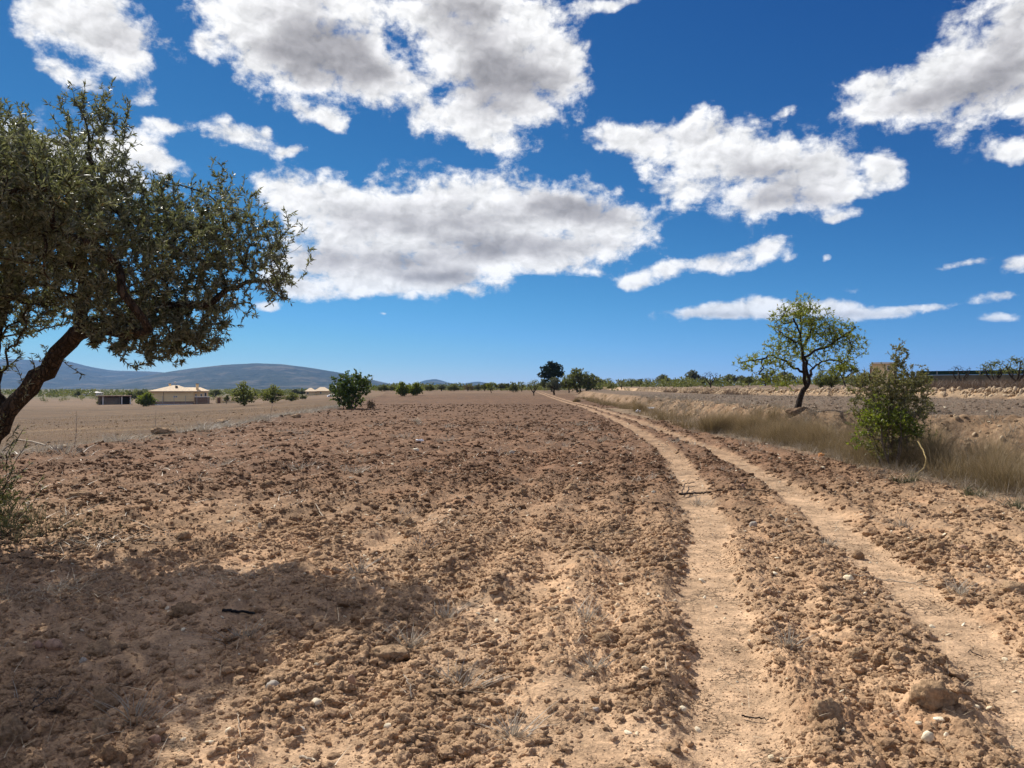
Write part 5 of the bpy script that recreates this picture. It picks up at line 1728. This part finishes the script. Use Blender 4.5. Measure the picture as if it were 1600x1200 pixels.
def build_grasses():
    rng = np.random.default_rng(404)
    # the tall dry grass at the foot of the right bank
    n = 2300
    y = 9.0 + 21.0 * rng.random(n) ** 1.15
    front = np.interp(y, [9, 10.5, 14, 20, 25, 28.5, 31], [6.9, 6.95, 7.05, 7.25, 7.1, 6.9, 7.6])
    width = np.interp(y, [9, 12, 15, 20, 24, 27, 31], [4.6, 3.8, 3.0, 2.0, 1.5, 1.1, .5])
    u = rng.random(n)
    x = front + width * u + .12 * rng.normal(size=n)
    dens = fbm(x / 1.1, y / 1.5, 3, .5, 401)
    gap = np.exp(-(((x - 7.1) / .55) ** 2 + ((y - 15.0) / .9) ** 2))
    k = (rng.random(n) < np.clip(.36 + 2.4 * dens - .2 * gap, 0.03, 1)) & (u < .93)
    x, y = x[k], y[k]
    hgt = (.72 + .5 * fbm(x / 1.6, y / 2.2, 2, .5, 405)) * np.interp(y, [9, 12, 20, 30], [.95, 1.05, .95, .85])
    hgt = np.clip(hgt * np.interp((x - np.interp(y, [9, 10.5, 14, 20, 25, 28.5, 31], [6.9, 6.95, 7.05, 7.25, 7.1, 6.9, 7.6])), [0, .35], [.55, 1]), .25, 1.25)
    dark = np.clip(.5 + fbm(x / 2.0, y / 2.5, 2, .5, 407), 0, 1)
    tall = rng.random(len(x)) < .10
    hv = hgt * (.40 + .55 * rng.random(len(x)))
    blade_object('dry_grass', [tuft_field(x, y, (34 + 60 * rng.random(len(x))).astype(int), .15 + .2 * rng.random(len(x)), hv, .0052, rng, .8, .55, 3, dark),
                               tuft_field(x[tall], y[tall], 12, .2, hgt[tall] * 1.25, .006, rng, .5, .6, 3), tuft_field(x, y, 10, .4, .3 * hgt, .005, rng, 2.2, .4, 3)], GRASS_DRY)
    k = rng.random(len(x)) < .35
    blade_object('grey_stalks', [tuft_field(x[k], y[k], 12, .35, hgt[k] * .8, .005, rng, 1.2, .3, 3)], GRASS_GREY)
    # rounded clumps that swell out of it
    n = 64
    cy = 9.3 + 19.5 * rng.random(n) ** 1.1
    f0 = np.interp(cy, [9, 10.5, 14, 20, 25, 28.5, 31], [6.9, 6.95, 7.05, 7.25, 7.1, 6.9, 7.6])
    cx = f0 + .35 + rng.random(n) * np.interp(cy, [9, 12, 15, 20, 24, 29], [3.2, 2.6, 2.0, 1.3, .9, .7])
    per = 26
    i = np.repeat(np.arange(n), per)
    R = (.35 + .35 * rng.random(n))[i]
    r = np.abs(rng.normal(size=n * per)) * .6; a = rng.random(n * per) * 6.283
    x = cx[i] + np.cos(a) * r * R; y = cy[i] + np.sin(a) * r * R * 1.2
    H = (.62 + .45 * rng.random(n))[i] * np.exp(-.55 * r * r)
    tn = np.clip(rng.random(n)[i] + .15 * rng.normal(size=n * per), 0, 1)
    blade_object('grass_clumps', [tuft_field(x, y, 44, .16, H, .005, rng, .6, .55, 3, tn)], GRASS_DRY)
    # greyer litter and dead weeds in front of it and down the line of the bank
    n = 900
    y = 8.5 + 48 * rng.random(n) ** 1.5
    x = np.interp(y, [8, 14, 20, 28, 31, 45, 60], [6.75, 6.8, 7.0, 6.75, 7.3, 8.6, 9.8]) + .35 * rng.normal(size=n) + rng.random(n) * .8
    blade_object('dead_weeds', [tuft_field(x, y, 16, .25, .16 + .2 * rng.random(n), .005, rng, 1.2, .5, 2)], GRASS_GREY)
    # weeds hanging on the face of the bank
    n = 900
    y = 10 + 55 * rng.random(n) ** 1.3
    x = bank_x(y) - 1.3 + 1.5 * rng.random(n)
    k = rng.random(n) < np.clip(.45 + 1.8 * fbm(x / .8, y / 1.6, 3, .5, 409), .03, 1)
    x, y = x[k], y[k]
    blade_object('bank_weeds', [tuft_field(x, y, 24, .28, .12 + .30 * rng.random(len(x)), .007 + .0002 * y, rng, 1.2, .5, 2)], GRASS_GREY)
    # a thinner belt of pale grass farther along the bank
    n = 620
    y = 29 + 85 * rng.random(n) ** 1.3
    x = bank_x(y) - .5 - 2.4 * rng.random(n) ** .8
    k = rng.random(n) < np.clip(.40 + 2.2 * fbm(x / 1.2, y / 4, 2, .5, 411), .02, 1)
    x, y = x[k], y[k]
    blade_object('pale_grass', [tuft_field(x, y, 34, .3, .38 + .3 * rng.random(len(x)), .012, rng, .6, .5, 2)], GRASS_DRY)
    # stubble on the left field
    d = 15 + 75 * rng.random(36000) ** .9
    a = np.radians(-36 + 36 * rng.random(36000))
    x = np.sin(a) * d; y = np.cos(a) * d
    left, strip, end = zones(x, y)
    k = (left > .5) & (rng.random(len(x)) < np.clip(.5 + 1.4 * fbm(x / 5, y / 2., 3, .5, 421), .1, 1))
    x, y, d = x[k], y[k], d[k]
    z = ground_height(x, y)
    blade_object('stubble', [blades(x, y, z, (.05 + .12 * rng.random(len(x)) ** 2), .004 + .00022 * d, 1.6 * rng.random(len(x)), rng, 2)], STUBBLE)
    # dry weeds of the terrace behind the bank
    d = 14 + 80 * rng.random(40000) ** .9
    a = np.radians(4 + 33 * rng.random(40000))
    x = np.sin(a) * d; y = np.cos(a) * d
    k = (x - bank_x(y) > .15) & (rng.random(len(x)) < np.clip(.6 + 1.3 * fbm(x / 3, y / 3, 3, .5, 431), .1, 1))
    x, y, d = x[k], y[k], d[k]
    blade_object('terrace_weeds', [blades(x, y, ground_height(x, y), (.06 + .16 * rng.random(len(x)) ** 2), .004 + .0002 * d, 1.6 * rng.random(len(x)), rng, 2)], GRASS_GREY)
    # the ragged border between the ploughed field and the stubble
    n = 420
    y = 14 + 62 * rng.random(n) ** 1.2
    x = np.interp(y, EDGE_Y, EDGE_X) + .4 * rng.normal(size=n) - .3
    k = rng.random(n) < np.clip(.5 + 1.8 * fbm(x / 2, y / 2.5, 2, .5, 447), .05, 1)
    x, y = x[k], y[k]
    blade_object('border_weeds', [tuft_field(x, y, 44, .45, .14 + .34 * rng.random(len(x)), .016, rng, 1.5, .5, 2)], GRASS_PALE)
    # brush on the rise at the right and on the terrace edge
    n = 700
    y = 54 + 26 * rng.random(n)
    x = y * (.545 + .17 * rng.random(n))
    k = (fbm(x / 5, y / 4, 2, .5, 441) > -.2) & (x > np.interp(y, WALL_Y, WALL_X) + 2.5)
    x, y = x[k], y[k]
    blade_object('brown_brush', [tuft_field(x, y, 30, .9, .5 + .6 * rng.random(len(x)), .05, rng, 1.0, .6, 2)], BRUSH)
    n = 150
    y = 62 + 60 * rng.random(n)
    x = np.interp(y, WALL_Y, WALL_X) - .2 + .9 * rng.normal(size=n) * .5
    k = (fbm(x / 3, y / 3, 2, .5, 443) > .0) & (x / y < .34)
    x, y = x[k], y[k]
    blade_object('terrace_brush', [tuft_field(x, y, 26, .7, .4 + .45 * rng.random(len(x)), .045, rng, 1.1, .6, 2)], BRUSH)
    # straw and broken stalks lying on the ploughed earth
    n = 24000
    x, y = wedge_points(n, 2.5, 22.0, rng)
    nearw = rng.random(n) < np.clip(1.15 - np.hypot(x, y) / 24, .15, 1)
    k = nearw & (rng.random(n) < np.clip(.42 + 1.6 * fbm(x / .9, y / .9, 3, .5, 451), .08, 1)) & (x < 7)
    x, y = x[k], y[k]
    n = len(x)
    m_, l_, comp = compact_mask(x, y)
    z = ground_height(x, y) + .008
    z = z + .012 + .035 * rng.random(n)
    P = [blades(x, y, z, .012 + .06 * rng.random(n) ** 3, np.maximum(.0036, .0008 * np.hypot(x, y)) * (.7 + .6 * rng.random(n)), 1.0 + 6 * rng.random(n) ** 2, rng, 3, .3)]
    # heaps of straw in the light patches under the tree
    for hx, hy, hr, cnt in ((-3.35, 5.65, .45, 520), (-2.2, 6.2, .4, 220), (-4.0, 7.4, .5, 200), (-1.0, 8.6, .5, 120)):
        q = rng.normal(size=(cnt, 2)) * hr * .55
        xx, yy = hx + q[:, 0], hy + q[:, 1] * .8
        P.append(blades(xx, yy, ground_height(xx, yy) + .02, .02 + .05 * rng.random(cnt), .0045, 1 + 4 * rng.random(cnt), rng, 3, .4))
    blade_object('straw', P, STRAW)
    # small dead weeds, tangled and grey, standing on the ploughed earth
    spots = [(915, 975, .13), (700, 965, .10), (640, 1010, .10), (720, 1075, .09), (560, 905, .1), (1090, 785, .16), (930, 1050, .08), (210, 1140, .1), (470, 735, .25), (555, 740, .25), (650, 660, .3), (700, 690, .3), (940, 690, .2),
             (1230, 1020, .08), (1410, 830, .1), (345, 730, .25), (800, 1150, .06), (1290, 850, .08), (380, 1010, .1), (1500, 930, .1)]
    P = []
    for px, py, r in spots:
        c = at_px(px, py)
        P.append(tuft_field(np.array([c[0]]), np.array([c[1]]), 60, r * 1.2, .12 + .4 * r, .004 + .0006 * c[1], rng, 1.6, .3, 3))
    # and many smaller ones strewn over the field
    q = 260
    x, y = wedge_points(q, 4, 34, rng)
    k = (x < 6) & (x > np.interp(y, EDGE_Y, EDGE_X)) & (compact_mask(x, y)[0] < .2) & (fbm(x / 3, y / 3, 2, .5, 457) > -.05)
    x, y = x[k], y[k]
    P.append(tuft_field(x, y, 18, .12 + .01 * y, .06 + .10 * rng.random(len(x)) + .004 * y, .003 + .0006 * y, rng, 1.8, .3, 2))
    blade_object('tangled_weeds', P, GRASS_PALE)
    # a few dry stalks at the foot of the olive
    n = 30
    x = -5.35 + .35 * rng.normal(size=n); y = 8.0 + .5 * rng.normal(size=n)
    k = x < -4.85
    x, y = x[k], y[k]
    x2 = -4.7 + .25 * rng.normal(size=26); y2 = 7.9 + .45 * rng.normal(size=26)
    blade_object('olive_foot_weeds', [tuft_field(x, y, 14, .25, .25 + .4 * rng.random(len(x)), .006, rng, .7, .5, 3), tuft_field(x2, y2, 9, .2, .10 + .15 * rng.random(26), .006, rng, .9, .5, 3)], WEED_GREEN)
    # fallen olive leaves, their dark tone also standing in for the weeds' shade
    n = 2600
    x = -4.9 + .75 * rng.normal(size=n); y = 7.5 + .6 * rng.normal(size=n)
    b = np.stack([x, y, ground_height(x, y) + .008], 1)
    dd = rng.normal(size=(n, 3)) * np.array([1, 1, .25])
    tag(obj('fallen_leaves', leaf_mesh(b, dd, .06 * (.7 + .6 * rng.random(n)), .016, rng, 'fallen_leaves', LEAF_LITTER, None, .2, .9)), kind='stuff')
    # three low green weeds by the dry grass on the right
    for (px, py, r, lab) in ((1418, 755, .22, 'small grey green weed at the edge of the dirt below the tall shrub'), (1523, 778, .28, 'spreading grey green weed in front of the dry grass, middle one of three'), (1592, 800, .22, 'grey green weed at the right picture edge before the dry grass')):
        c = at_px(px, py)
        cx = c[0] + rng.normal(size=7) * r * .4; cy = c[1] + rng.normal(size=7) * r * .4
        ob = blade_object('green_weed', [tuft_field(cx, cy, 24, r * .5, .16 + .08 * rng.random(7), .010, rng, 1.0, .5, 3)], WEED_GREEN, None)
        tag(ob, lab, 'weed', 'green weeds beside the dry grass')
    # tussocks that stand apart
    for (px, py, w, h, lab) in ((998, 643, 26, 20, 'round pale grass tussock standing alone at the far end of the bank'), (1112, 676, 52, 40, 'first tall dry grass tussock at the left end of the long grass'), (902, 628, 16, 9, 'small pale tussock beside the far wheel tracks')):
        c = at_px(px, py)
        S = c[1] / F_PX
        rr = w * S * .5
        cx = c[0] + rng.normal(size=9) * rr * .18; cy = c[1] + rng.normal(size=9) * rr * .18
        ob = blade_object('grass_tussock', [tuft_field(cx, cy, 70, rr * .6, h * S * (.8 + .3 * rng.random(9)), .006 + .0002 * c[1], rng, .6, .5, 3)], GRASS_DRY, None)
        tag(ob, lab, 'grass tussock', 'grass tussocks along the bank')
build_grasses()

# ------------------------------------------------------------------ stones in the banks
def build_bank_stones():
    rng = np.random.default_rng(77)
    n = 2600
    y = 40 + 110 * rng.random(n)
    x = np.interp(y, WALL_Y, WALL_X) + .9 * rng.random(n)
    s = .06 + .13 * rng.random(n) ** 1.6
    n2 = 420
    y2 = 10 + 60 * rng.random(n2) ** 1.2
    x2 = bank_x(y2) - 1.3 * rng.random(n2) + .1
    s2 = .02 + .09 * rng.random(n2) ** 2.2
    x = np.append(x, x2); y = np.append(y, y2); s = np.append(s, s2)
    z = ground_height(x, y) + .1 * s
    sc = s[:, None] * (.7 + .6 * rng.random((len(s), 3)))
    rot = rng.random((len(s), 3)) * 6.28
    shapes = [rock_mesh('bank_stone_shape', 2, 80 + i, .5, (1.15, .9, .75), MAT_BANKSTONE, .9, True) for i in range(6)]
    scatter('bank_stones', '', shapes, np.stack([x, y, z], 1), sc, rot, rng.integers(0, 6, len(s)))
MAT_BANKSTONE = clod_material('bank_stone', (0.34, 0.24, 0.145), (0.52, 0.40, 0.27), 30.0, .02)
build_bank_stones()

# ------------------------------------------------------------------ single stones and clods one can point at
MAT_REDSTONE = clod_material('reddish_stone', (0.36, 0.22, 0.155), (0.42, 0.27, 0.18), 50.0, .004)
MAT_GREYSTONE = clod_material('grey_stone', (0.38, 0.33, 0.27), (0.46, 0.40, 0.33), 50.0, .004)
STONES = [
    (1325, 916, 19, 14, 'p', 'biggest cream white stone, lying between the two wheel tracks'),
    (1448, 1170, 20, 18, 'p', 'cream stone low in the corner between the clods beside the right wheel track'),
    (1477, 1166, 9, 8, 'p', 'small cream stone just right of the cream stone in the corner'),
    (1314, 1163, 14, 10, 'p', 'pale stone at the foot of the big crumbly clod'),
    (1434, 1146, 13, 7, 'p', 'flat pale stone just above the cream stone in the corner'),
    (1466, 1142, 18, 6, 'p', 'long flat pale stone below the big angular clod'),
    (1486, 1064, 11, 6, 'p', 'pale flat chip on the left border of the right wheel track'),
    (428, 1087, 24, 16, 'g', 'rounded greyish stone at the border of the olive shadow'),
    (495, 1108, 18, 13, 'p', 'yellowish stone just below the rounded greyish stone'),
    (550, 1080, 13, 16, 'r', 'upright reddish stone, left one of two side by side'),
    (580, 1080, 13, 12, 'r', 'reddish stone topped by a pale one, right one of two side by side'),
    (469, 1143, 19, 9, 'g', 'flat oval stone below the yellowish stone'),
    (608, 1154, 17, 8, 'p', 'flat pale stone in the bare earth at the bottom middle'),
    (674, 1140, 18, 14, 'r', 'brownish stone right of the flat pale one at the bottom middle'),
    (1066, 1108, 17, 9, 'p', 'pale stone on the left border of the left wheel track'),
    (1008, 1063, 15, 9, 'p', 'angular yellow white stone left of the left wheel track'),
    (930, 1112, 13, 10, 'g', 'dark sided square stone on the smooth earth left of the track'),
    (965, 949, 9, 8, 'p', 'small white stone above the tangled grey weeds'),
    (970, 914, 10, 6, 'p', 'small flat white stone among clods left of the narrow track'),
    (1205, 1172, 14, 10, 'p', 'white stone half buried in the left wheel track at the bottom'),
    (85, 1021, 28, 17, 'r', 'large rounded reddish stone in the shade under the olive'),
    (60, 1024, 18, 12, 'r', 'smaller reddish stone touching the large rounded one on its left'),
    (131, 1046, 13, 10, 'g', 'pale grey stone in the shade right of the reddish pair'),
    (243, 1164, 22, 16, 'r', 'pinkish square stone on the cracked mud at the bottom left'),
    (360, 1158, 15, 12, 'p', 'pale stone on the right rim of the cracked mud'),
    (84, 903, 14, 6, 'p', 'flat white stone behind the straw heap in the shade'),
    (152, 914, 12, 9, 'g', 'grey stone right of the flat white stone in the shade'),
    (141, 807, 9, 5, 'p', 'small cream stone in the sun right of the olive foot weeds'),
    (358, 820, 11, 6, 'p', 'small cream stone on the sunny rim above the olive shadow'),
    (406, 833, 7, 9, 'p', 'thin upright white chip above the olive shadow'),
    (650, 709, 11, 7, 'p', 'pale yellow stone far out on the ploughed field'),
    (800, 712, 9, 6, 'g', 'pale grey stone far out on the ploughed field, right of the yellow one'),
    (1285, 739, 9, 6, 'p', 'white stone at the edge of the grass left of the shrub'),
    (1505, 862, 17, 13, 'r', 'pinkish stone among the clods on the right'),
    (1436, 795, 7, 5, 'p', 'small white stone on the sunlit dirt below the tall shrub'),
    (1542, 891, 9, 7, 'p', 'small cream stone right of the right wheel track'),
    (1177, 827, 12, 11, 'g', 'square grey brown stone between the wheel tracks, well up the field'),
    (1229, 818, 6, 9, 'p', 'thin upright pale chip between the wheel tracks'),
    (1160, 767, 8, 7, 'r', 'small pinkish stone beside the twig across the left track'),
    (1021, 776, 7, 5, 'p', 'tiny white stone left of the twig across the left track'),
]
CLODS = [
    (1455, 1122, 62, 46, 'biggest clod, angular and dark sided, beside the right wheel track'),
    (1290, 1145, 50, 42, 'big crumbly cracked clod at the bottom between the two tracks'),
    (1338, 1040, 26, 24, 'brown clod in the middle between the tracks, left one of a row of three'),
    (1402, 1062, 22, 26, 'upright brown clod in the middle between the tracks, right one of a row of three'),
    (1370, 1052, 22, 18, 'brown clod in the middle between the tracks, middle one of a row of three'),
    (1308, 985, 28, 18, 'dark hollowed clod left of the right wheel track'),
    (1585, 938, 44, 22, 'large clod cut by the right picture edge'),
    (1340, 868, 18, 16, 'brown clod on the left rim of the right wheel track'),
    (1462, 872, 24, 18, 'rounded brown clod on the right rim of the right wheel track'),
    (612, 1030, 64, 28, 'large lumpy clod at the lower end of the olive shadow'),
    (511, 1052, 28, 18, 'dark clod at the left of the sunlit bare patch'),
    (715, 1062, 34, 20, 'brown clod pair in one lump right of the reddish stones'),
    (655, 988, 18, 18, 'pointed upright clod beside the olive shadow'),
    (945, 1002, 42, 18, 'long low clod right below the tangled grey weeds'),
    (172, 1122, 44, 38, 'crumbly clod at the left rim of the cracked mud'),
    (163, 1160, 30, 36, 'rounded brown clod below the crumbly one'),
    (180, 1196, 36, 30, 'tan clod cut by the bottom edge, left of its neighbour'),
    (216, 1180, 32, 22, 'tan angular clod touching the pinkish square stone'),
    (20, 1160, 50, 44, 'large clod at the bottom left corner'),
    (165, 1030, 60, 30, 'wide clod in the shade right of the reddish stones'),
    (290, 965, 46, 24, 'wide cracked clod in the shade left of the black stick'),
    (285, 845, 24, 15, 'dark clod on the upper border of the olive shadow'),
    (420, 765, 24, 15, 'dark round clod out on the middle of the ploughed field'),
    (125, 780, 34, 15, 'reddish brown clod right of the olive foot weeds'),
    (255, 679, 40, 11, 'long dark clod on the border of the stubble field'),
    (345, 662, 22, 8, 'dark clod on the field border, right of the long one'),
    (463, 654, 15, 8, 'brown mound of earth on the field border left of the broad leaved bush'),
    (100, 703, 14, 10, 'dark clod on the field border behind the fallen branch'),
    (818, 780, 14, 12, 'dark clod out in the middle of the field above the smooth earth'),
    (895, 772, 20, 13, 'dark broad clod left of the twig across the left track'),
    (640, 822, 22, 17, 'dark clod right above the tip of the olive shadow'),
    (645, 845, 28, 16, 'broad clod between the tip of the olive shadow and the dark clod'),
]
def build_singles():
    mats = {'p': MAT_STONE, 'r': MAT_REDSTONE, 'g': MAT_GREYSTONE}
    for k, (px, py, w, h, m, lab) in enumerate(STONES):
        c = at_px(px, py - h * .15)
        S = c[1] / F_PX
        me = rock_mesh('stone', 3, 200 + k, .35, (w * S * .5, w * S * .42, h * S * .62), mats[m], .8, True)
        o = obj('stone', me, None, (c[0], c[1], gz(c[0], c[1]) + h * S * .22))
        o.rotation_euler = (0, 0, 0)
        tag(o, lab, 'stone', 'single stones on the ploughed earth')
    for k, (px, py, w, h, lab) in enumerate(CLODS):
        c = at_px(px, py - h * .1)
        S = c[1] / F_PX
        me = rock_mesh('clod', 4, 300 + k, .9, (w * S * .54, w * S * .46, h * S * .66), MAT_CLOD, .35, True)
        o = obj('clod', me, None, (c[0], c[1], gz(c[0], c[1]) + h * S * .15))
        tag(o, lab, 'clod of earth', 'large clods on the ploughed earth')
build_singles()

# ------------------------------------------------------------------ twigs, sticks and litter
TWIG_DARK = plain_mat('dark_twig', (0.05, 0.035, 0.028), scale=30, var=.3)
TWIG_BLACK = plain_mat('black_stick', (0.012, 0.012, 0.013), rough=.6)
TWIG_PALE = plain_mat('pale_twig', (0.42, 0.34, 0.25), scale=30, var=.2)
TWIG_YELLOW = plain_mat('yellow_stem', (0.40, 0.30, 0.13), scale=30, var=.2)

def lying(name, label, cat, strokes, mat, lift=.012, parent_r=None):
    """a twig drawn by its course over the ground: lists of (x, y, height above ground in pixels), thickness in pixels"""
    V = []; F = []; o = 0
    first = None
    for pts, r0, r1 in strokes:
        P = []
        for q in pts:
            c = at_px(q[0], q[1])
            S = c[1] / F_PX
            zz = gz(c[0], c[1]) + lift + (q[2] if len(q) > 2 else 0) * S
            P.append((c[0], c[1], zz))
        P = np.array(P)
        t = np.linspace(0, len(P) - 1, max(6, 5 * len(P)))
        P = np.stack([np.interp(t, np.arange(len(P)), P[:, i]) for i in range(3)], 1)
        rr = np.random.default_rng(len(P) + int(pts[0][0]))
        P[1:-1] += rr.normal(size=(len(P) - 2, 3)) * .004
        S = P[0][1] / F_PX
        v, f = tube_path(P, np.linspace(r0 * S, r1 * S, len(P)) / 2, 6)
        V.append(v); F.append(f + o); o += len(v)
    V = np.concatenate(V); ctr = V.mean(0); ctr[2] = V[:, 2].min()
    ob = obj(name, mesh_from(V - ctr, [np.concatenate(F)], True, name, [mat]), None, tuple(ctr))
    tag(ob, label, cat)
    return ob

lying('forked_twig', 'dark forked twig lying across the left wheel track', 'twig',
      [([(1062, 774, 3), (1080, 770, 2), (1098, 769, 1), (1114, 769, 0)], 4, 2.5), ([(1074, 771, 3), (1076, 764, 5), (1090, 760, 3)], 2, 1), ([(1064, 772, 3), (1070, 760, 7), (1085, 757, 6)], 2, 1)], TWIG_DARK)
lying('thin_twig', 'long thin dark twig beside the left track, right of the forked one', 'twig', [([(1120, 770, 1), (1160, 772, 2), (1205, 774, 1)], 2, 1)], TWIG_DARK)
lying('long_stalk', 'long pale stalk lying right across the right wheel track', 'stalk', [([(1310, 904, 3), (1350, 905, 3), (1385, 906, 3), (1430, 908, 3), (1478, 909, 2)], 1.6, 1.0), ([(1384, 904, 3), (1420, 909, 4), (1462, 917, 3)], 1.8, 1.0)], TWIG_PALE)
lying('black_stick', 'short black stick lying in the shade of the olive', 'stick', [([(348, 965, 1), (370, 963, 2), (399, 959, 1)], 5, 4)], TWIG_BLACK)
lying('forked_branch', 'pale grey forked branch lying at the bottom left', 'branch',
      [([(38, 1146, 2), (52, 1124, 6), (75, 1116, 8), (90, 1108, 8), (100, 1094, 8)], 3, 1.4), ([(54, 1122, 6), (66, 1108, 9), (50, 1104, 8)], 1.8, 1.0), ([(75, 1116, 8), (88, 1120, 4), (97, 1100, 10)], 1.6, 1.0), ([(20, 1112, 3), (38, 1126, 3)], 1.4, 1.0)], BARK_GREY)
lying('weathered_stick', 'short weathered stick at the bottom edge left of the flat pale stone', 'stick', [([(470, 1184, 1), (492, 1194, 2)], 5, 4)], TWIG_PALE)
lying('dark_twig', 'dark bent twig left of the flat pale stone at the bottom middle', 'twig', [([(535, 1127, 1), (560, 1136, 2), (580, 1128, 1)], 2, 1.4)], TWIG_DARK)
lying('straw_stalk', 'single pale straw standing askew right of the reddish stones', 'stalk', [([(644, 1108, 0), (638, 1098, 12), (630, 1088, 26)], 2.4, 1.8)], TWIG_PALE)
lying('pale_stick', 'thin pale stalk lying out on the field left of the middle', 'stalk', [([(506, 815, 1), (493, 795, 3)], 1.8, 1.2)], TWIG_PALE)
lying('curved_stalk', 'thin curved grey stalk at the right rim of the cracked mud', 'stalk', [([(374, 1200, 2), (377, 1175, 3), (374, 1150, 6), (373, 1136, 10)], 2, 1.2)], TWIG_PALE)
lying('cut_stalk', 'dark stalk lying in the right wheel track', 'stalk', [([(1516, 1011, 1), (1534, 1018, 1)], 2, 1.4)], TWIG_DARK)
lying('twig_in_track', 'dark twig at the right rim of the left wheel track near the bottom', 'twig', [([(1158, 1108, 1), (1180, 1113, 2), (1200, 1115, 1)], 3, 1.6)], TWIG_DARK)
lying('fallen_branch', 'bent fallen branch with a white broken end on the field border behind the olive', 'branch',
      [([(26, 687, 0), (50, 692, 2), (72, 697, 1)], 1.6, 1.8), ([(90, 699, 1), (100, 698, 2), (107, 705, 1)], 2.4, 2.4)], TWIG_PALE)
lying('arching_stem', 'arching yellow stem hanging out of the dry grass below the tall shrub', 'stem',
      [([(1434, 742, 50), (1443, 744, 36), (1447, 746, 26), (1443, 746, 12), (1432, 747, 4), (1414, 748, 1)], 2.2, 1.4)], TWIG_YELLOW)

def dead_stalk(px, py, h, lab, seed):
    """tall dead weed stalk with a few side twigs"""
    c = at_px(px, py); S = c[1] / F_PX
    rng = np.random.default_rng(seed)
    V = []; F = []; o = 0
    top = np.array([rng.normal() * .15, 0, h * S])
    main = np.array([[0, 0, -.03], top * .4 + rng.normal(size=3) * .03, top])
    v, f = tube_path(main, [.012, .009, .004], 5); V.append(v); F.append(f); o += len(v)
    for k in range(7):
        t = .25 + .65 * rng.random()
        a = main[1] * (1 - abs(t - .4)) if t < .4 else main[1] + (main[2] - main[1]) * (t - .4) / .6
        b = a + np.array([rng.normal() * .22, rng.normal() * .2, .12 + .25 * rng.random()]) * h * S * .5
        v, f = tube_path([a, (a + b) / 2 + np.array([0, 0, -.02]), b], [.006, .005, .003], 4); V.append(v); F.append(f + o); o += len(v)
    ob = obj('dead_stalk', mesh_from(np.concatenate(V), [np.concatenate(F)], True, 'dead_stalk', [TWIG_PALE]), None, (c[0], c[1], gz(c[0], c[1])))
    tag(ob, lab, 'dead plant', 'tall dead weeds at the stubble border')
dead_stalk(116, 700, 58, 'tall dead weed stalk on the stubble border, nearest to the olive trunk', 1)
dead_stalk(243, 677, 36, 'slanting dead weed stalk on the stubble border above the long dark clod', 2)
dead_stalk(422, 658, 46, 'reddish dead weed stalk left of the earth mound on the border', 3)

def litter():
    P_WHITE = plain_mat('white_plastic', (0.8, 0.8, 0.82), rough=.5, var=.04)
    P_ORANGE = plain_mat('orange_plastic', (0.75, 0.33, 0.10), rough=.5)
    c = at_px(1018, 641); S = c[1] / F_PX
    e = empty('white_board', (c[0], c[1], gz(c[0], c[1]) + .12), .1)
    tag(e, 'narrow white board lying on the bank beside the pale tussock', 'board')
    b = box('panel', -6 * S, 6 * S, -.12, .12, -.03, .03, P_WHITE, e)
    b.rotation_euler = (.5, .0, 0)
    box('batten', -5.5 * S, 5.5 * S, .14, .20, -.06, -.02, TWIG_PALE, e)
    for px, py, w, h, m, nm, lab, cat in ((997, 645, 9, 7, P_WHITE, 'plastic_bag', 'crumpled white plastic bag at the foot of the bank', 'bag'),
                                          (655, 690, 12, 6, P_WHITE, 'white_rag', 'bluish white scrap lying far out on the ploughed field', 'litter'),
                                          (1283, 716, 9, 7, P_ORANGE, 'orange_scrap', 'orange plastic scrap at the edge of the grass left of the shrub', 'litter'),
                                          (516, 620, 11, 4, P_WHITE, 'white_sheet', 'white scrap in the stubble left of the broad leaved bush', 'litter')):
        c = at_px(px, py); S = c[1] / F_PX
        me = rock_mesh(nm, 3, int(px), 1.3, (w * S * .5, w * S * .4, h * S * .5), m, .2, False)
        o = obj(nm, me, None, (c[0], c[1], gz(c[0], c[1]) + h * S * .2))
        tag(o, lab, cat)
litter()
